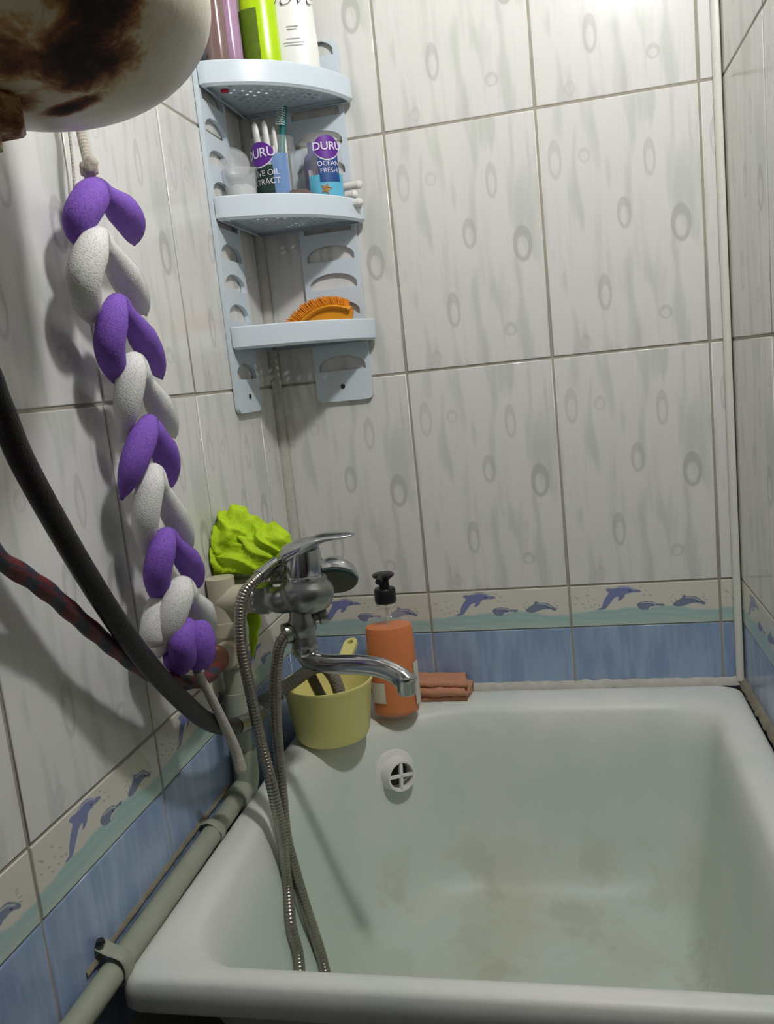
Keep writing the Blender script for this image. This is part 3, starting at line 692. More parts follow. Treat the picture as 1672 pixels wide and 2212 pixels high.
# ------------------------------------------------------------------ hoses of the washing machine / heater
bh = [(.075, -1.02, 1.33), ax(-70, 740, .065), ax(0, 880, .06), ax(50, 1000, .06), ax(150, 1180, .06), ax(230, 1310, .06), ax(300, 1410, .06), ax(370, 1490, .058), ax(440, 1553, .054), ax(490, 1570, .048), ax(530, 1562, .042), ax(556, 1545, .036)]
blackhose = thing('black_hose', bh[0], 'thick black braided hose sagging from the heater down to the pipe', 'hose')
obj('hose', tube(bh, .0112, 18, .006), m_blackhose, blackhose, angle=180)
obj('end_fitting', tube([ax(508, 1570, .045), ax(535, 1560, .041), ax(560, 1542, .034)], .0125, 18), m_chrome_dull, blackhose)
rh = [(.05, -1.05, 1.13), ax(-60, 1170, .045), ax(0, 1210, .042), ax(100, 1275, .04), ax(200, 1362, .04), ax(300, 1440, .042), ax(360, 1468, .044), ax(410, 1474, .045), ax(450, 1462, .044), ax(470, 1435, .040), ax(468, 1418, .034)]
redhose = thing('red_blue_hose', rh[0], 'dark red and blue braided hose curving below the scrub chain to the pipe', 'hose')
def wob(s, t): return .0088 * (1 + .07 * math.sin(s * 150))
obj('hose', tube(rh, wob, 16, .005), m_redhose, redhose, angle=180)
obj('end_fitting', xf(lathe([(0, -.006), (.0175, -.006), (.019, -.002), (.019, .008), (.016, .012), (.012, .013), (0, .013)], 28), frame(ax(462, 1424, .035), (.75, -.6, .1))), m_brass, redhose)

# ------------------------------------------------------------------ scrub chain (braided net loops)
ch = thing('back_scrubber', ax(200, 400, .05), 'long back scrubber of braided purple and white net loops hanging on a cotton rope', 'scrubber')
def limb(t):                                              # thick in the middle, tapering to a soft point
    return max(.10, math.sin(PI * min(1, .10 + .92 * t)) ** .55)
def link(name, apex, ends, mat, r, x0=.036, x1=.066):
    """one net loop: two limbs splaying from a pinched bend; photo points, at real distances from the left wall"""
    P = []
    (pxx, pyy) = apex
    for (ex, ey, bow) in ends:
        P.append([ax(pxx, pyy, x1), ax(pxx + (ex - pxx) * .20 + bow * .45, pyy + (ey - pyy) * .17, x1 + .003), ax(pxx + (ex - pxx) * .58 + bow * .85, pyy + (ey - pyy) * .56, (x0 + x1) / 2 + .006), ax(ex, ey, x0)])
    full = P[0][::-1] + P[1][1:]
    n = 2
    def rad(s, t):
        u = abs(2 * t - 1)                                 # 0 at the bend, 1 at the tips
        return r * .96 * (.55 + .45 * min(1, u / .34)) * max(.12, (1 - max(0, (u - .45) / .55) ** 2.2) ** .8)
    return obj(name, tube(full, rad, 20, .003), mat, ch, angle=180)
link('purple_loop', (212, 410), ((172, 535, -22), (290, 528, 26)), m_purple, .0195, .026, .046)
link('white_loop', (214, 512), ((206, 705, -34), (316, 680, 2)), m_whitenet, .0190, .026, .052)
link('purple_loop', (256, 655), ((262, 838, -26), (350, 818, 8)), m_purple, .0172, .030, .052)
link('white_loop', (290, 785), ((264, 955, -2), (378, 945, 2)), m_whitenet, .0170, .026, .050)
link('purple_loop', (325, 912), ((262, 1080, -2), (368, 1056, 12)), m_purple, .0168, .032, .054)
link('white_loop', (332, 1022), ((318, 1208, -12), (412, 1190, 0)), m_whitenet, .0168, .028, .052)
link('purple_loop', (362, 1158), ((350, 1312, -18), (430, 1268, 10)), m_purple, .0168, .032, .056)
link('white_loop', (394, 1268), ((344, 1420, 0), (450, 1372, 12)), m_whitenet, .0180, .034, .062)
obj('white_loop', tube([ax(330, 1400, .035), ax(336, 1340, .04), ax(356, 1285, .045)], rounded(.0165, .4), 18, .003), m_whitenet, ch, angle=180)
obj('purple_loop', tube([ax(408, 1345, .062), ax(392, 1385, .066), ax(404, 1440, .058)], rounded(.0165, .5), 18, .003), m_purple, ch, angle=180)
obj('purple_loop', tube([ax(412, 1342, .066), ax(428, 1385, .074), ax(426, 1440, .064)], rounded(.0205, .5), 18, .003), m_purple, ch, angle=180)
obj('purple_loop', tube([ax(388, 1402, .048), ax(374, 1424, .046), ax(405, 1446, .054)], rounded(.0125, .5), 16, .003), m_purple, ch, angle=180)
rp = obj('rope', tube([ax(150, 180, .030), ax(168, 240, .034), ax(176, 290, .038), ax(186, 335, .042), ax(196, 378, .046)], .0052, 12, .003), m_rope, ch, angle=180)
obj('knot', xf(crumple((0, 0, 0), (.010, .010, .013), .3, 2., .25, 3), Matrix.Translation(ax(192, 362, .045))), m_rope, rp, angle=180)
obj('rope', tube([ax(425, 1448, .064), ax(450, 1495, .066), ax(482, 1560, .068), ax(508, 1618, .069), ax(521, 1664, .070)], lambda s, t: .0052 + .0022 * t, 12, .003), m_rope, ch, angle=180)
obj('rope', tube([ax(138, 180, .012), ax(147, 260, .011), ax(158, 360, .010), ax(162, 420, .010)], .0016, 8, .01), m_rope, ch, angle=180)

# ------------------------------------------------------------------ water heater
ht = thing('water_heater', (.145, -.857, 1.401), 'cream enamel water heater tank with rusted underside at the upper left', 'water heater')
HR = .13
prof = [(0, -.08)] + [(HR * math.sin(a), -.08 * math.cos(a)) for a in [PI / 2 * k / 24 for k in range(1, 25)]] + [(HR, .30), (HR * .99, .32), (HR * .9, .36), (HR * .6, .385), (0, .395)]
obj('tank', xf(lathe(prof, 72), Matrix.Translation((.145, -.857, 1.481))), m_rust, ht, angle=180)
obj('outlet_nut', xf(lathe([(0, 0), (.018, 0), (.021, .003), (.021, .022), (.016, .026), (0, .026)], 6), Matrix.Translation((.128, -.905, 1.382))), m_rust, ht, False)
obj('outlet_stub', xf(lathe([(0, 0), (.013, 0), (.0135, .014), (.0, .014)], 20), Matrix.Translation((.120, -.915, 1.370))), m_rust, ht)
obj('wire', tube([(.118, -.915, 1.372), (.117, -.914, 1.352), (.119, -.905, 1.340)], .0009, 6, .004), m_ink, ht)

# ------------------------------------------------------------------ yellow dipper
DC = Vector((.100, -.202, .6012))
dip = thing('dipper', DC, 'yellow plastic dipper standing on the bath corner with a hose inside', 'dipper')
obj('cup', xf(lathe([(0, .006), (.055, .006), (.060, .012), (.0705, .092), (.0725, .098), (.0755, .098), (.0755, .094), (.0730, .090), (.0625, .010), (.058, .001), (.052, 0), (0, 0)], 56), Matrix.Translation(DC)), m_yellow, dip, angle=50)
hdl = Vector((.06, .99, .0)).normalized()
hb = DC + Vector((0, 0, .088)) + hdl * .071
HP = frame(hb, (hdl + Vector((0, 0, .38))).normalized(), Vector((.95, -.3, 0)))
outer = rrect(-.0125, .0125, 0, .082, .012)
hole = [(.0055 * math.cos(2 * PI * k / 16), .070 + .0055 * math.sin(2 * PI * k / 16)) for k in range(16)]
hg = curve_mesh([outer, hole], .007)
obj('handle', xf(([Vector((v.x, v.z, v.y)) for v in hg[0]], hg[1]), HP), m_yellow, dip)

# drain hose ending in the dipper; its shade is shaped as a dark tube
dh = [ay(530, 1545, -.262), ay(572, 1513, -.262), ay(625, 1478, -.255), ay(670, 1447, -.236), ay(698, 1440, -.222), ay(716, 1456, -.212), ay(731, 1488, -.205), ay(742, 1540, -.200)]
dr = thing('drain_hose', dh[0], 'grey drain hose bent over the rim into the yellow dipper', 'hose')
obj('hose', tube(dh, lambda s, t: .0105 * (1 + .03 * math.sin(s * 1100)), 16, .0014), m_greyhose, dr, angle=180)
obj('hose_sleeve', tube([ay(520, 1553, -.264), ay(575, 1513, -.2575), ay(605, 1497, -.253)], .0122, 16, .004), m_greyhose, dr, angle=180)
d2 = [ay(655, 1395, -.24), ay(662, 1430, -.232), ay(676, 1468, -.222), ay(695, 1505, -.215), ay(715, 1540, -.21)]
th_ = thing('hose_shade_tube', d2[0], 'shade of the drain hose shaped as a dark grey tube in the yellow dipper', 'hose')
obj('tube_run', tube(d2, .0085, 14, .004), M('hose_shade_grey', rgb(96, 96, 98), .4, .2, var=.15), th_, angle=180)

# ------------------------------------------------------------------ soap bottle
BC = Vector((.193, -.117, .6012))
bt = thing('soap_bottle', BC, 'clear pump bottle of orange liquid soap with a black pump on the bath rim', 'bottle')
def oval(prof, sy=.72): return lathe(prof, 40, 1., sy)
sh_prof = [(0, .001), (.034, 0), (.0400, .004), (.0410, .012), (.0425, .07), (.0430, .120), (.0425, .150), (.0395, .166), (.030, .180), (.018, .188), (.0135, .192), (.0130, .204)]
ROT = Matrix.Translation(BC) @ Matrix.Rotation(.22, 4, 'Z')
obj('shell', xf(oval(sh_prof), ROT), m_clear, bt, angle=180)
obj('liquid', xf(oval([(0, .003), (.033, .003), (.0385, .006), (.0395, .013), (.0410, .07), (.0415, .120), (.0410, .150), (.0390, .160), (0, .161)]), ROT), m_liquid, bt, angle=50)
obj('neck_ring', xf(lathe([(.0135, 0), (.0175, .001), (.0175, .004), (.0135, .005)], 28), ROT @ Matrix.Translation((0, 0, .195))), m_clear_dim, bt)
pump = obj('pump', xf(lathe([(0, 0), (.0175, 0), (.0185, .002), (.0185, .022), (.0165, .025), (.009, .026), (.0085, .040), (0, .040)], 28), ROT @ Matrix.Translation((0, 0, .201))), m_blackpl, bt)
obj('pump_head', xf(join(lathe([(0, 0), (.009, 0), (.012, .003), (.0185, .008), (.019, .011), (.016, .013), (0, .014)], 28), tube([(0, 0, .008), (.0, -.018, .008), (0, -.030, .005)], .0055, 12)), ROT @ Matrix.Translation((0, 0, .239)) @ Matrix.Rotation(-.3, 4, 'Z')), m_blackpl, pump)
obj('dip_tube', xf(lathe([(0, .02), (.0028, .02), (.0028, .20), (0, .20)], 12), ROT @ Matrix.Translation((0, 0, 0))), m_clear_dim, bt)
def oval_patch(a0, a1, z0, z1, rx, ry, n=12):
    V = []; F = []
    for k in range(n + 1):
        a = a0 + (a1 - a0) * k / n
        for z in (z0, z1): V.append((rx * math.cos(a), ry * math.sin(a), z))
        for z in (z0, z1): V.append(((rx - .0006) * math.cos(a), (ry - .0006) * math.sin(a), z))
    for k in range(n):
        b = 4 * k; F += [(b, b + 4, b + 5, b + 1), (b + 2, b + 3, b + 7, b + 6), (b + 1, b + 5, b + 7, b + 3), (b, b + 2, b + 6, b + 4)]
    return V, F
obj('paper_label', xf(oval_patch(-2.75, -1.98, .030, .066, .0432, .0312), ROT), m_label, bt)
obj('paper_label', xf(oval_patch(-.62, -.10, .020, .095, .0436, .0316), ROT), m_label, bt)

# ------------------------------------------------------------------ folded brown cloth
cl = []
def cloth_geo():
    prof = []; n = 12; t = .0055                                     # zigzag centre line of folds in the y-z plane
    cen = []
    ys = (-.064, -.010); zs = (.604, .6135, .6225, .6315)
    for i, z in enumerate(zs):
        a, b = (ys if i % 2 == 0 else ys[::-1])
        cen += [Vector((0, a + (b - a) * k / n, z)) for k in range(n + 1)]
        if i < 3: cen += [Vector((0, b + math.copysign(.0045, b - a) * math.sin(PI * k / 4), z + (zs[i + 1] - z) * k / 4)) for k in range(1, 4)]
    N = len(cen); V = []; F = []; nx = 24
    for j in range(nx + 1):
        u = j / nx; x = .205 + .105 * u
        for i, c in enumerate(cen):
            tg = (cen[min(i + 1, N - 1)] - cen[max(i - 1, 0)]).normalized(); nr = Vector((0, -tg.z, tg.y))
            wv = Vector((.004 * noise.noise(Vector((i * .13, 3, u * 2))), .004 * noise.noise(Vector((u * 5, i * .05, 1))), .0022 * noise.noise(Vector((u * 6, i * .12, 7))) - .003 * u * (c.z - .604) / .03))
            for s in (1, -1):
                p = c + nr * (s * .0042) + wv; V.append(Vector((x + p.x + .006 * u * math.sin(i * .11), p.y, max(p.z, .6002))))
    W = 2 * N
    for j in range(nx):
        for i in range(N - 1):
            a = j * W + 2 * i; F += [(a, a + 2, a + W + 2, a + W), (a + 1, a + W + 1, a + W + 3, a + 3)]
        a = j * W; F += [(a, a + W, a + W + 1, a + 1)]; a = j * W + 2 * (N - 1); F += [(a, a + 1, a + W + 1, a + W)]
    for i in range(N - 1):
        a = 2 * i; F.append((a, a + 1, a + 3, a + 2)); a = nx * W + 2 * i; F.append((a, a + 2, a + 3, a + 1))
    return V, F
tag(obj('folded_cloth', cloth_geo(), m_cloth, None, angle=180), 'brown folded terry cloth on the bath rim beside the soap bottle', 'cloth')

# ------------------------------------------------------------------ corner shelf
SZ = (1.246, 1.443, 1.638); R_T = .207; OFF = .0095; TH = .036
shelf = thing('corner_shelf', (.09, -.09, 1.147), 'white plastic corner shelf with three perforated trays screwed to the tiles', 'shelf')
def panel_geo():
    a0, a1 = .082, .184; z0, z1 = 1.146, 1.742
    loops = [rrect(a0, a1, z0, z1, .010)]
    zb = 1.2
    while zb < 1.72:
        ac, hw, hh = (a0 + a1) / 2 + .0005, .0425, .026
        lp = []
        for k in range(17):
            u = -1 + 2 * k / 16; lp.append((ac - u * hw, zb + .006 + (hh - .006) * math.sqrt(max(0, 1 - u * u * .96))))
        lp += [(ac - hw, zb), (ac + hw, zb)]
        loops.append(lp); zb += .0472
    return curve_mesh(loops, .0075)
pg = panel_geo()
def on_back(v): return Vector((v.x, -.0045 - v.z, v.y))
def on_left(v): return Vector((.0045 + v.z, -v.x - .018, v.y))
pr = obj('back_wall_panel', ([on_back(v) for v in pg[0]], pg[1]), m_shelf, shelf)
pl = obj('left_wall_panel', ([on_left(v) for v in pg[0]], pg[1]), m_shelf, shelf)
obj('screw', xf(lathe([(0, 0), (.004, 0), (.004, .0015), (.002, .0025), (0, .0025)], 14), frame((.131, -.0082, 1.172), (0, -1, 0))), m_screw, pr)
obj('screw', xf(lathe([(0, 0), (.004, 0), (.004, .0015), (.002, .0025), (0, .0025)], 14), frame((.0082, -.151, 1.172), (1, 0, 0))), m_screw, pl)
def outline(inset):
    c = -.045; rad = math.hypot(R_T - c, c) - inset
    pts = [(OFF + inset, OFF + inset)]
    a_s = math.asin((OFF + inset - c) / rad); a_e = PI / 2 - a_s; n = 36
    arc = [(c + rad * math.cos(a_s + (a_e - a_s) * k / n), c + rad * math.sin(a_s + (a_e - a_s) * k / n)) for k in range(n + 1)]
    arc[0] = (arc[0][0] - .004, arc[0][1]); arc[-1] = (arc[-1][0], arc[-1][1] - .004)
    return pts + arc
def clip(poly, A, B):
    out = []; n = len(poly)
    side = lambda p: (B[0] - A[0]) * (p[1] - A[1]) - (B[1] - A[1]) * (p[0] - A[0])
    for i in range(n):
        p, q = poly[i], poly[(i + 1) % n]; sp_, sq = side(p), side(q)
        if sp_ >= 0: out.append(p)
        if (sp_ >= 0) != (sq >= 0): t = sp_ / (sp_ - sq); out.append((p[0] + (q[0] - p[0]) * t, p[1] + (q[1] - p[1]) * t))
    return out
def tray_geo(z0):
    V = []; F = []
    def vt(x, y, z): V.append(Vector((x, -y, z))); return len(V) - 1
    o = outline(0); i_ = outline(.003); ob = outline(.0035); n = len(o)
    rings = [[vt(x, y, z0) for x, y in ob], [vt(x, y, z0 + .004) for x, y in o], [vt(x, y, z0 + TH - .002) for x, y in o], [vt(x, y, z0 + TH) for x, y in outline(.0015)], [vt(x, y, z0 + TH - .002) for x, y in i_], [vt(x, y, z0 + .012) for x, y in i_]]
    ib = outline(.0065); rings.append([vt(x, y, z0) for x, y in ib])
    for a, b in zip(rings[:-2], rings[1:-1]):
        for k in range(n): k2 = (k + 1) % n; F.append((a[k], a[k2], b[k2], b[k]))
    a, b = rings[0], rings[-1]
    for k in range(n): k2 = (k + 1) % n; F.append((a[k], a[k2], b[k2], b[k]))
    fz = z0 + .010; f2 = z0 + .0075; cell = .0098
    reg = outline(.0025)
    for s, zz in ((1, fz), (-1, f2)):
        for ix in range(22):
            for iy in range(22):
                x0, y0 = OFF + ix * cell, OFF + iy * cell
                sq = [(x0, y0), (x0 + cell, y0), (x0 + cell, y0 + cell), (x0, y0 + cell)]
                p = sq
                for k in range(len(reg)):
                    p = clip(p, reg[k], reg[(k + 1) % len(reg)])
                    if len(p) < 3: break
                if len(p) < 3: continue
                full = len(p) == 4 and all(abs(a[0] - b[0]) + abs(a[1] - b[1]) < 1e-9 for a, b in zip(p, sq))
                cx, cy = x0 + cell / 2, y0 + cell / 2
                if full and (ix + iy) % 2 == 0 and ix > 1 and iy > 1:
                    hole = [(cx + .0034 * math.cos(PI / 4 * k - .75 * PI), cy + .0034 * math.sin(PI / 4 * k - .75 * PI)) for k in range(8)]
                    H = [vt(x, y, zz) for x, y in hole]; S = [vt(x, y, zz) for x, y in sq]
                    for k in range(4):
                        F.append((S[k], S[(k + 1) % 4], H[(2 * k + 2) % 8], H[2 * k + 1], H[2 * k]))
                    if s == 1:
                        H2 = [vt(x, y, f2) for x, y in hole]
                        for k in range(8): F.append((H[k], H[(k + 1) % 8], H2[(k + 1) % 8], H2[k]))
                else: F.append(tuple(vt(x, y, zz) for x, y in p))
    return V, F
for i, z in enumerate(SZ):
    tr = obj('tray', tray_geo(z), m_shelf, shelf, angle=35)
    if i == 2: obj('red_clip', xf(lathe([(0, 0), (.006, 0), (.006, .003), (0, .004)], 14), frame((.030, -.150, z + .0075), (0, 0, -1))), m_red, tr)

# ------------------------------------------------------------------ things on the top tray
ZT = SZ[2] + .0105
def bottle(name, c, r, h, mat, label, sy=.62, rot=0., taper=.0, capmat=None):
    b = thing(name, c, label, 'bottle', 'bottles on the top tray')
    pf = [(0, .001), (r * .9, 0), (r, .006), (r * (1 + taper * .3), h * .35), (r * (1 + taper), h * .7), (r * (.92 + taper), h * .86), (r * .6, h * .95), (r * .42, h), (0, h)]
    mt = Matrix.Translation(c) @ Matrix.Rotation(rot, 4, 'Z')
    obj('bottle_body', xf(lathe(pf, 36, 1., sy), mt), mat, b, angle=60)
    obj('bottle_cap', xf(lathe([(0, h - .002), (r * .45, h - .002), (r * .45, h + .024), (r * .4, h + .028), (0, h + .028)], 28), mt), capmat or m_whitepl, b)
    return b, mt
bottle('shampoo_bottle', Vector((.030, -.162, ZT)), .018, .17, m_brownclear, 'brownish see-through bottle at the left end of the top tray beside the heater', .8)
bottle('shampoo_bottle', Vector((.034, -.112, ZT)), .020, .20, m_ph, 'glossy pink violet shampoo bottle on the top tray', .9)
gb, gm = bottle('shampoo_bottle', Vector((.0780, -.085, ZT)), .0305, .20, m_limebottle, 'lime green shampoo bottle on the top tray with a mossy dark label', .62, .25, -.06)
def body_patch(a0, a1, z0, z1, r, sy, n=10):
    return oval_patch(a0, a1, z0, z1, r, r * sy, n)
obj('bottle_label', xf(body_patch(-2.9, -1.62, .004, .125, .0312, .62), gm), m_dgreen, gb)
wb, wm = bottle('shampoo_bottle', Vector((.129, -.062, ZT)), .0365, .20, m_whitebottle, 'white shampoo bottle with black script on the top tray', .5, .32, -.12)
def wrap_text(g, r, sy, ang, z, mt, lift=.0006):
    out = []
    for v in g[0]:
        a = ang + v.x / (r * .8); out.append(mt @ Vector(((r + lift) * math.cos(a), (r * sy + lift) * math.sin(a), z + v.y)))
    return out, g[1]
obj('script_lettering', wrap_text(text_geo('Dove', .036, .35, 0, 1., -.0009), .0350, .5, -1.86, .139, wm), m_ink, wb, False)
for k, (zz, wd) in enumerate(((.096, .016), (.092, .012), (.078, .018), (.072, .030), (.068, .026))):
    obj('fine_print', xf(oval_patch(-1.70 - wd / .06, -1.70 + wd / .06, zz, zz + .0014, .0362, .0362 * .5 + .0003, 8), wm), m_greyink, wb)

# ------------------------------------------------------------------ things on the middle tray
ZM = SZ[1] + .0105
def cyl_patch(c, r, a0, a1, z0, z1, lift, shape=None, nu=24, nv=14, th=.0004):
    """patch bent on a cylinder; shape(u, v) -> (du, dv) maps a unit grid to a round form"""
    V = []; F = []
    for L in (lift, lift - th):
        for j in range(nv + 1):
            for i in range(nu + 1):
                u, v = i / nu, j / nv
                if shape: u, v = shape(u, v)
                a = a0 + (a1 - a0) * u; z = z0 + (z1 - z0) * v; V.append((c[0] + (r + L) * math.cos(a), c[1] + (r + L) * math.sin(a), z))
    n1 = (nu + 1) * (nv + 1)
    for j in range(nv):
        for i in range(nu):
            a = j * (nu + 1) + i; F.append((a, a + 1, a + nu + 2, a + nu + 1)); F.append((a + n1, a + n1 + nu + 1, a + n1 + nu + 2, a + n1 + 1))
    return V, F
def disc(u, v):
    x, y = 2 * u - 1, 2 * v - 1
    return .5 + .5 * x * math.sqrt(max(0, 1 - y * y / 2)), .5 + .5 * y * math.sqrt(max(0, 1 - x * x / 2))
def cyl_text(s, size, c, r, ang, z, lift, mat, parent, name='lettering', spacing=1., offset=0.):
    g = text_geo(s, size, 0, 0, spacing, offset)
    return obj(name, ([Vector((c[0] + (r + lift) * math.cos(ang + v.x / r), c[1] + (r + lift) * math.sin(ang + v.x / r), z + v.y)) for v in g[0]], g[1]), mat, parent, False)
def cup(c, r, h, label):
    t = thing('plastic_cup', c, label, 'cup')
    obj('cup_wall', xf(lathe([(0, .001), (r * .93, .001), (r * .95, .004), (r, h - .002), (r + .0012, h), (r - .0006, h), (r - .0012, h - .003), (r * .95 - .0012, .005), (0, .003)], 44), Matrix.Translation(c)), m_clear, t, angle=50)
    return t
C1 = Vector((.079, -.092, ZM)); C2 = Vector((.147, -.047, ZM)); RC = .035; HC_ = .128
a1 = -1.87
c1 = cup(C1, RC, HC_ * .96, 'clear plastic cup with purple oval and dark olive label holding the toothbrush')
obj('picture_label', cyl_patch(C1, RC, a1 + .42, a1 + 1.25, ZM + .012, ZM + .095, .0006), m_bluefilm, c1)
ol = obj('olive_label', cyl_patch(C1, RC, a1 - .62, a1 + .50, ZM + .010, ZM + .078, .0008), m_olive, c1)
cyl_text('OLIVE OIL', .0125, C1, RC, a1 - .02, ZM + .066, .0016, m_lavlight, ol)
cyl_text('EXTRACT', .0125, C1, RC, a1 + .0, ZM + .053, .0016, m_lavlight, ol)
obj('oval_rim', cyl_patch(C1, RC, a1 - .80, a1 + .58, ZM + .0755, ZM + .1135, .0013, disc), m_lavlight, c1)
o1 = obj('purple_oval', cyl_patch(C1, RC, a1 - .80, a1 + .58, ZM + .078, ZM + .1145, .0020, disc), m_lav, c1)
cyl_text('DURU', .0205, C1, RC, a1 - .08, ZM + .097, .0029, m_lavlight, o1, spacing=.95, offset=.0002)
a2 = -1.05
c2 = cup(C2, RC, HC_, 'clear plastic cup with purple oval and navy label at the right of the middle tray')
obj('turquoise_label', cyl_patch(C2, RC, a2 - 1.0, a2 + .75, ZM + .004, ZM + .062, .0006), m_turq, c2)
nv = obj('navy_label', cyl_patch(C2, RC, a2 - .44, a2 + .52, ZM + .050, ZM + .094, .0012), m_navy, c2)
cyl_text('OCEAN', .0105, C2, RC, a2 + .02, ZM + .078, .0020, m_lavlight, nv)
cyl_text('FRESH', .0105, C2, RC, a2 + .02, ZM + .067, .0020, m_lavlight, nv)
obj('oval_rim', cyl_patch(C2, RC, a2 - .58, a2 + .58, ZM + .083, ZM + .121, .0018, disc), m_lavlight, c2)
o2 = obj('purple_oval', cyl_patch(C2, RC, a2 - .58, a2 + .58, ZM + .0855, ZM + .122, .0026, disc), m_lav, c2)
cyl_text('DURU', .0175, C2, RC, a2 + .03, ZM + .1045, .0036, m_lavlight, o2, spacing=.95, offset=.0002)
star = []
for k in range(10): rr = .010 if k % 2 == 0 else .0045; star.append((rr * math.sin(PI / 5 * k + .3), rr * math.cos(PI / 5 * k + .3)))
sg = curve_mesh([star], .0004)
obj('starfish', ([Vector((C2.x + (RC + .0014 + v.z) * math.cos(a2 - .20 + v.x / RC), C2.y + (RC + .0014 + v.z) * math.sin(a2 - .20 + v.x / RC), ZM + .039 + v.y)) for v in sg[0]], sg[1]), m_star, c2, False)
# bottle in the right cup
vb = thing('small_bottle', C2 + Vector((-.014, .004, .006)), 'small violet see-through bottle standing inside the navy label cup', 'bottle')
obj('bottle_body', xf(lathe([(0, 0), (.017, 0), (.0185, .003), (.0185, .082), (.016, .094), (.0095, .100), (.0095, .116), (0, .116)], 24), Matrix.Translation(C2 + Vector((-.014, .004, .006)))), m_violetbottle, vb, angle=60)
obj('barcode', cyl_patch(C2 + Vector((-.014, .004, 0)), .0185, -2.25, -1.15, ZM + .056, ZM + .076, .0007), m_barcode, vb)
# toothbrush
tb0 = C1 + Vector((-.004, .006, .008)); tb1 = ay(612, 238, -.078)
tb = thing('toothbrush', tb0, 'teal toothbrush leaning out of the cup with its bristle head up', 'toothbrush')
mid = tb0.lerp(tb1, .62); dirn = (tb1 - tb0).normalized()
obj('brush_handle', tube([tb0, tb0.lerp(tb1, .3), mid, tb0.lerp(tb1, .78), tb1], lambda s, t: .0078 - .0026 * min(1, max(0, (t - .55) / .2)), 14, .004), m_teal, tb, angle=180)
hm = frame(tb1 - dirn * .026, dirn, Vector((1, -.3, 0)))
obj('brush_plate', xf(rbox(-.0068, .0068, -.003, .003, 0, .032, .002), hm), m_teal, tb)
bv = []
for iz in range(8):
    for ix in range(4): bv.append(xf(lathe([(0, 0), (.0009, 0), (.0009, .009), (0, .0095)], 5), hm @ Matrix.Translation((-.0051 + .0034 * ix, -.0025, .002 + iz * .0036)) @ Matrix.Rotation(PI / 2, 4, 'X')))
tag(obj('bristles', join(*bv), m_bristle, tb), kind='stuff')
# white handles in the cup
for k, (px_, py_, yy) in enumerate(((549, 268, -.10), (569, 264, -.09), (589, 276, -.075), (611, 288, -.075))):
    top = ay(px_, py_, yy); bot = C1 + Vector((-.014 + .011 * k, .003 * k - .004, .006))
    s = thing('plastic_stick', bot, ('white flat plastic stick nearest the jar standing in the toothbrush cup', 'tall white plastic stick second from the jar in the toothbrush cup', 'faint white plastic stick third from the jar behind the toothbrush', 'short white plastic stick right of the toothbrush in the cup')[k], 'stick', 'white sticks in the toothbrush cup')
    big = k < 2
    obj('shaft', tube([bot, bot.lerp(top, .6), bot.lerp(top, .86)], .0032, 10, .006), m_whitepl, s)
    obj('paddle', tube([bot.lerp(top, .66), bot.lerp(top, .8), bot.lerp(top, .93), top + (top - bot) * .02], rounded(.0074 if big else .0058, .42), 14, .003, flat=lambda t: (1, .6)), m_whitepl, s, angle=180)
# jar with powder
JC = ay(520, 400, -.135); JC.z = ZM
jar = thing('plastic_jar', JC, 'small cloudy plastic jar of white powder with its lid open', 'jar')
obj('jar_wall', xf(lathe([(0, .001), (.0205, .001), (.022, .004), (.0275, .068), (.0290, .070), (.0290, .074), (.0265, .074), (.0255, .068), (.0205, .005), (0, .003)], 40), Matrix.Translation(JC)), m_clear_dim, jar, angle=50)
pw = lathe([(0, .004), (.0195, .004), (.0235, .044), (.016, .0500), (.008, .051), (0, .050)], 32)
for v in pw[0]:
    if v.z > .047: v.z += .004 * noise.noise(v * 160)
obj('powder', xf(pw, Matrix.Translation(JC)), m_powder, jar, angle=180)
lidm = frame(JC + Vector((-.010, .010, .072)), (.50, -.75, .42), Vector((.8, .3, .2)))
obj('jar_lid', xf(lathe([(0, .004), (.024, .004), (.0285, .001), (.0295, -.006), (.0305, -.006), (.0300, .003), (.025, .006), (0, .006)], 40), lidm @ Matrix.Translation((.0, .022, 0))), m_clear_dim, jar, angle=50)
# pumice
pc = Vector((.114, -.105, 0))
pv = icosphere(4); PV = []
for v in pv[0]:
    d = 1 + .10 * noise.noise(v * 2.2) + .05 * noise.noise(v * 9); PV.append(Vector((pc.x + v.x * .033 * d, pc.y + v.y * .018 * d, ZM + .0165 + v.z * .0165 * d)))
PV = [Vector((p.x, p.y, max(p.z + .006, ZM + .0005))) for p in PV]
tag(obj('pumice_stone', (PV, pv[1]), m_pumice, None, angle=180), 'brown grey pumice stone lying in front of the cups', 'pumice stone')
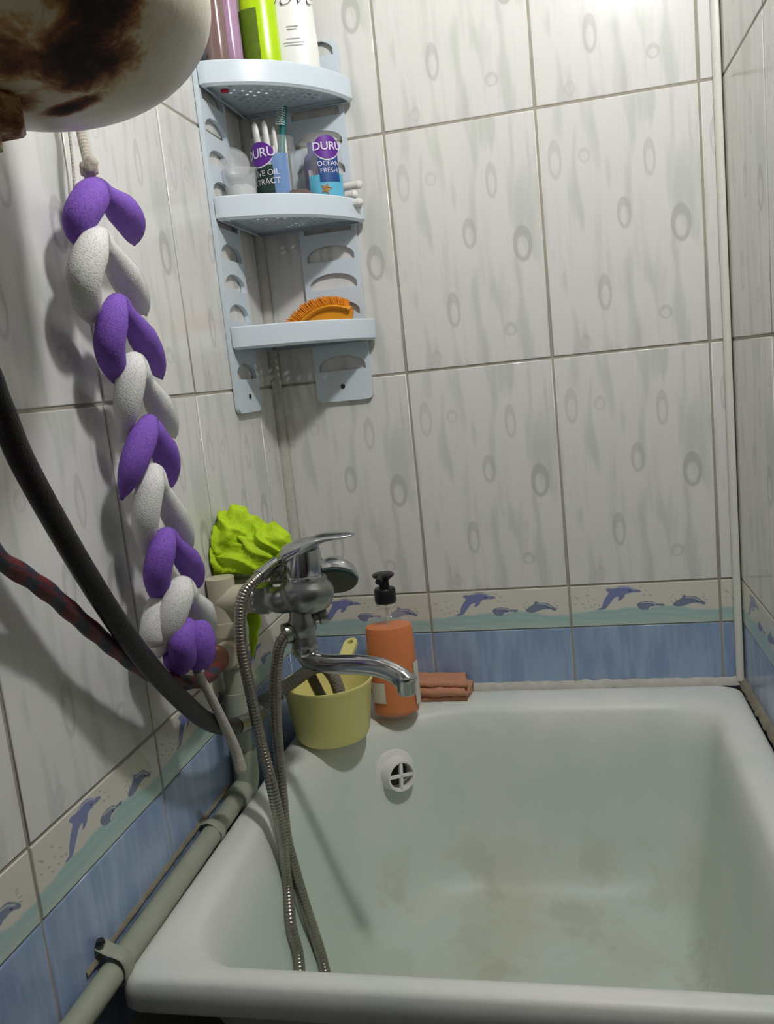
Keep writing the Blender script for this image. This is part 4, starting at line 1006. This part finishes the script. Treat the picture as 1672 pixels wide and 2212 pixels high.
# cotton swabs at the right end of the tray
for k, (yy, zz, dx) in enumerate(((-.030, .020, 0), (-.046, .0215, .004), (-.036, .037, -.002), (-.030, .053, .003))):
    c = Vector((.177 + dx * .5, yy + .004, ZM + zz - .008))
    s = thing('cotton_roll', c, ('white cotton roll lowest beside the navy label cup', 'white cotton roll lying foremost beside the navy label cup', 'white cotton roll in the middle of the pile beside the navy label cup', 'white cotton roll on top of the pile beside the navy label cup')[k], 'cotton roll', 'white rolls at the right end of the middle tray')
    a, b = c + Vector((-.014, 0, .004)), c + Vector((.020 + dx, -.004, .004))
    obj('roll', tube([a, a.lerp(b, .5), b], lambda s_, t: .0062 + .0012 * abs(2 * t - 1) ** 3, 14, .003), m_cotton, s)
    obj('end_tuft', xf(crumple((0, 0, 0), (.0065, .0065, .0065), .2, k + 1., .1, 3), Matrix.Translation(b)), m_cotton, s, angle=180)

# ------------------------------------------------------------------ orange brush on the lower tray
ZL = SZ[0] + .0105
OB = Vector((.120, -.046, ZL))
ob = thing('scrub_brush', OB, 'orange scrubbing brush lying on its side on the lowest tray', 'brush')
BM = Matrix.Translation(OB) @ Matrix.Rotation(.04, 4, 'Z')
def brush_curve(t): # block centre line seen from the front (local x, z): arched back of the brush
    return Vector((-.050 + .100 * t, 0, .012 + .046 * math.sin(PI * (.06 + .62 * t)) ** 1.0 * (1 - .22 * t)))
pts = [brush_curve(k / 20) for k in range(21)]
obj('brush_block', xf(tube([(p.x, 0, p.z) for p in pts], lambda s, t: .0135, 14, None, flat=lambda t: (1.35, .45)), BM), m_orange, ob, angle=60)
grip = [(p.x, p.z) for p in pts[3:]] + [(.0525, .040), (.049, .026), (.053, .012), (.046, .002), (-.02, .002), (-.036, .010)]
gg = curve_mesh([grip], .016)
obj('grip', xf(([Vector((v.x, v.z - .002, v.y)) for v in gg[0]], gg[1]), BM), m_orange, ob)
bg = []
for k in range(46):
    t = k / 45 * .92; p = brush_curve(t); q = brush_curve(min(1, t + .02)); tg = (q - p).normalized(); nr = Vector((-tg.z, 0, tg.x))
    for j in range(7):
        y = -.015 + .005 * j + random.uniform(-.001, .001); ln = (.017 - .011 * max(0, t - .35)) * random.uniform(.85, 1.1)
        a = p + nr * .004 + Vector((0, y, 0)); b = a + nr * ln + Vector((random.uniform(-.0015, .0015), random.uniform(-.0015, .0015), 0)) - tg * .004
        bg.append(tube([a, b], lambda s, t: .0011 - .0005 * t, 4))
tag(obj('bristles', xf(join(*bg), BM), m_orange2, ob), kind='stuff')
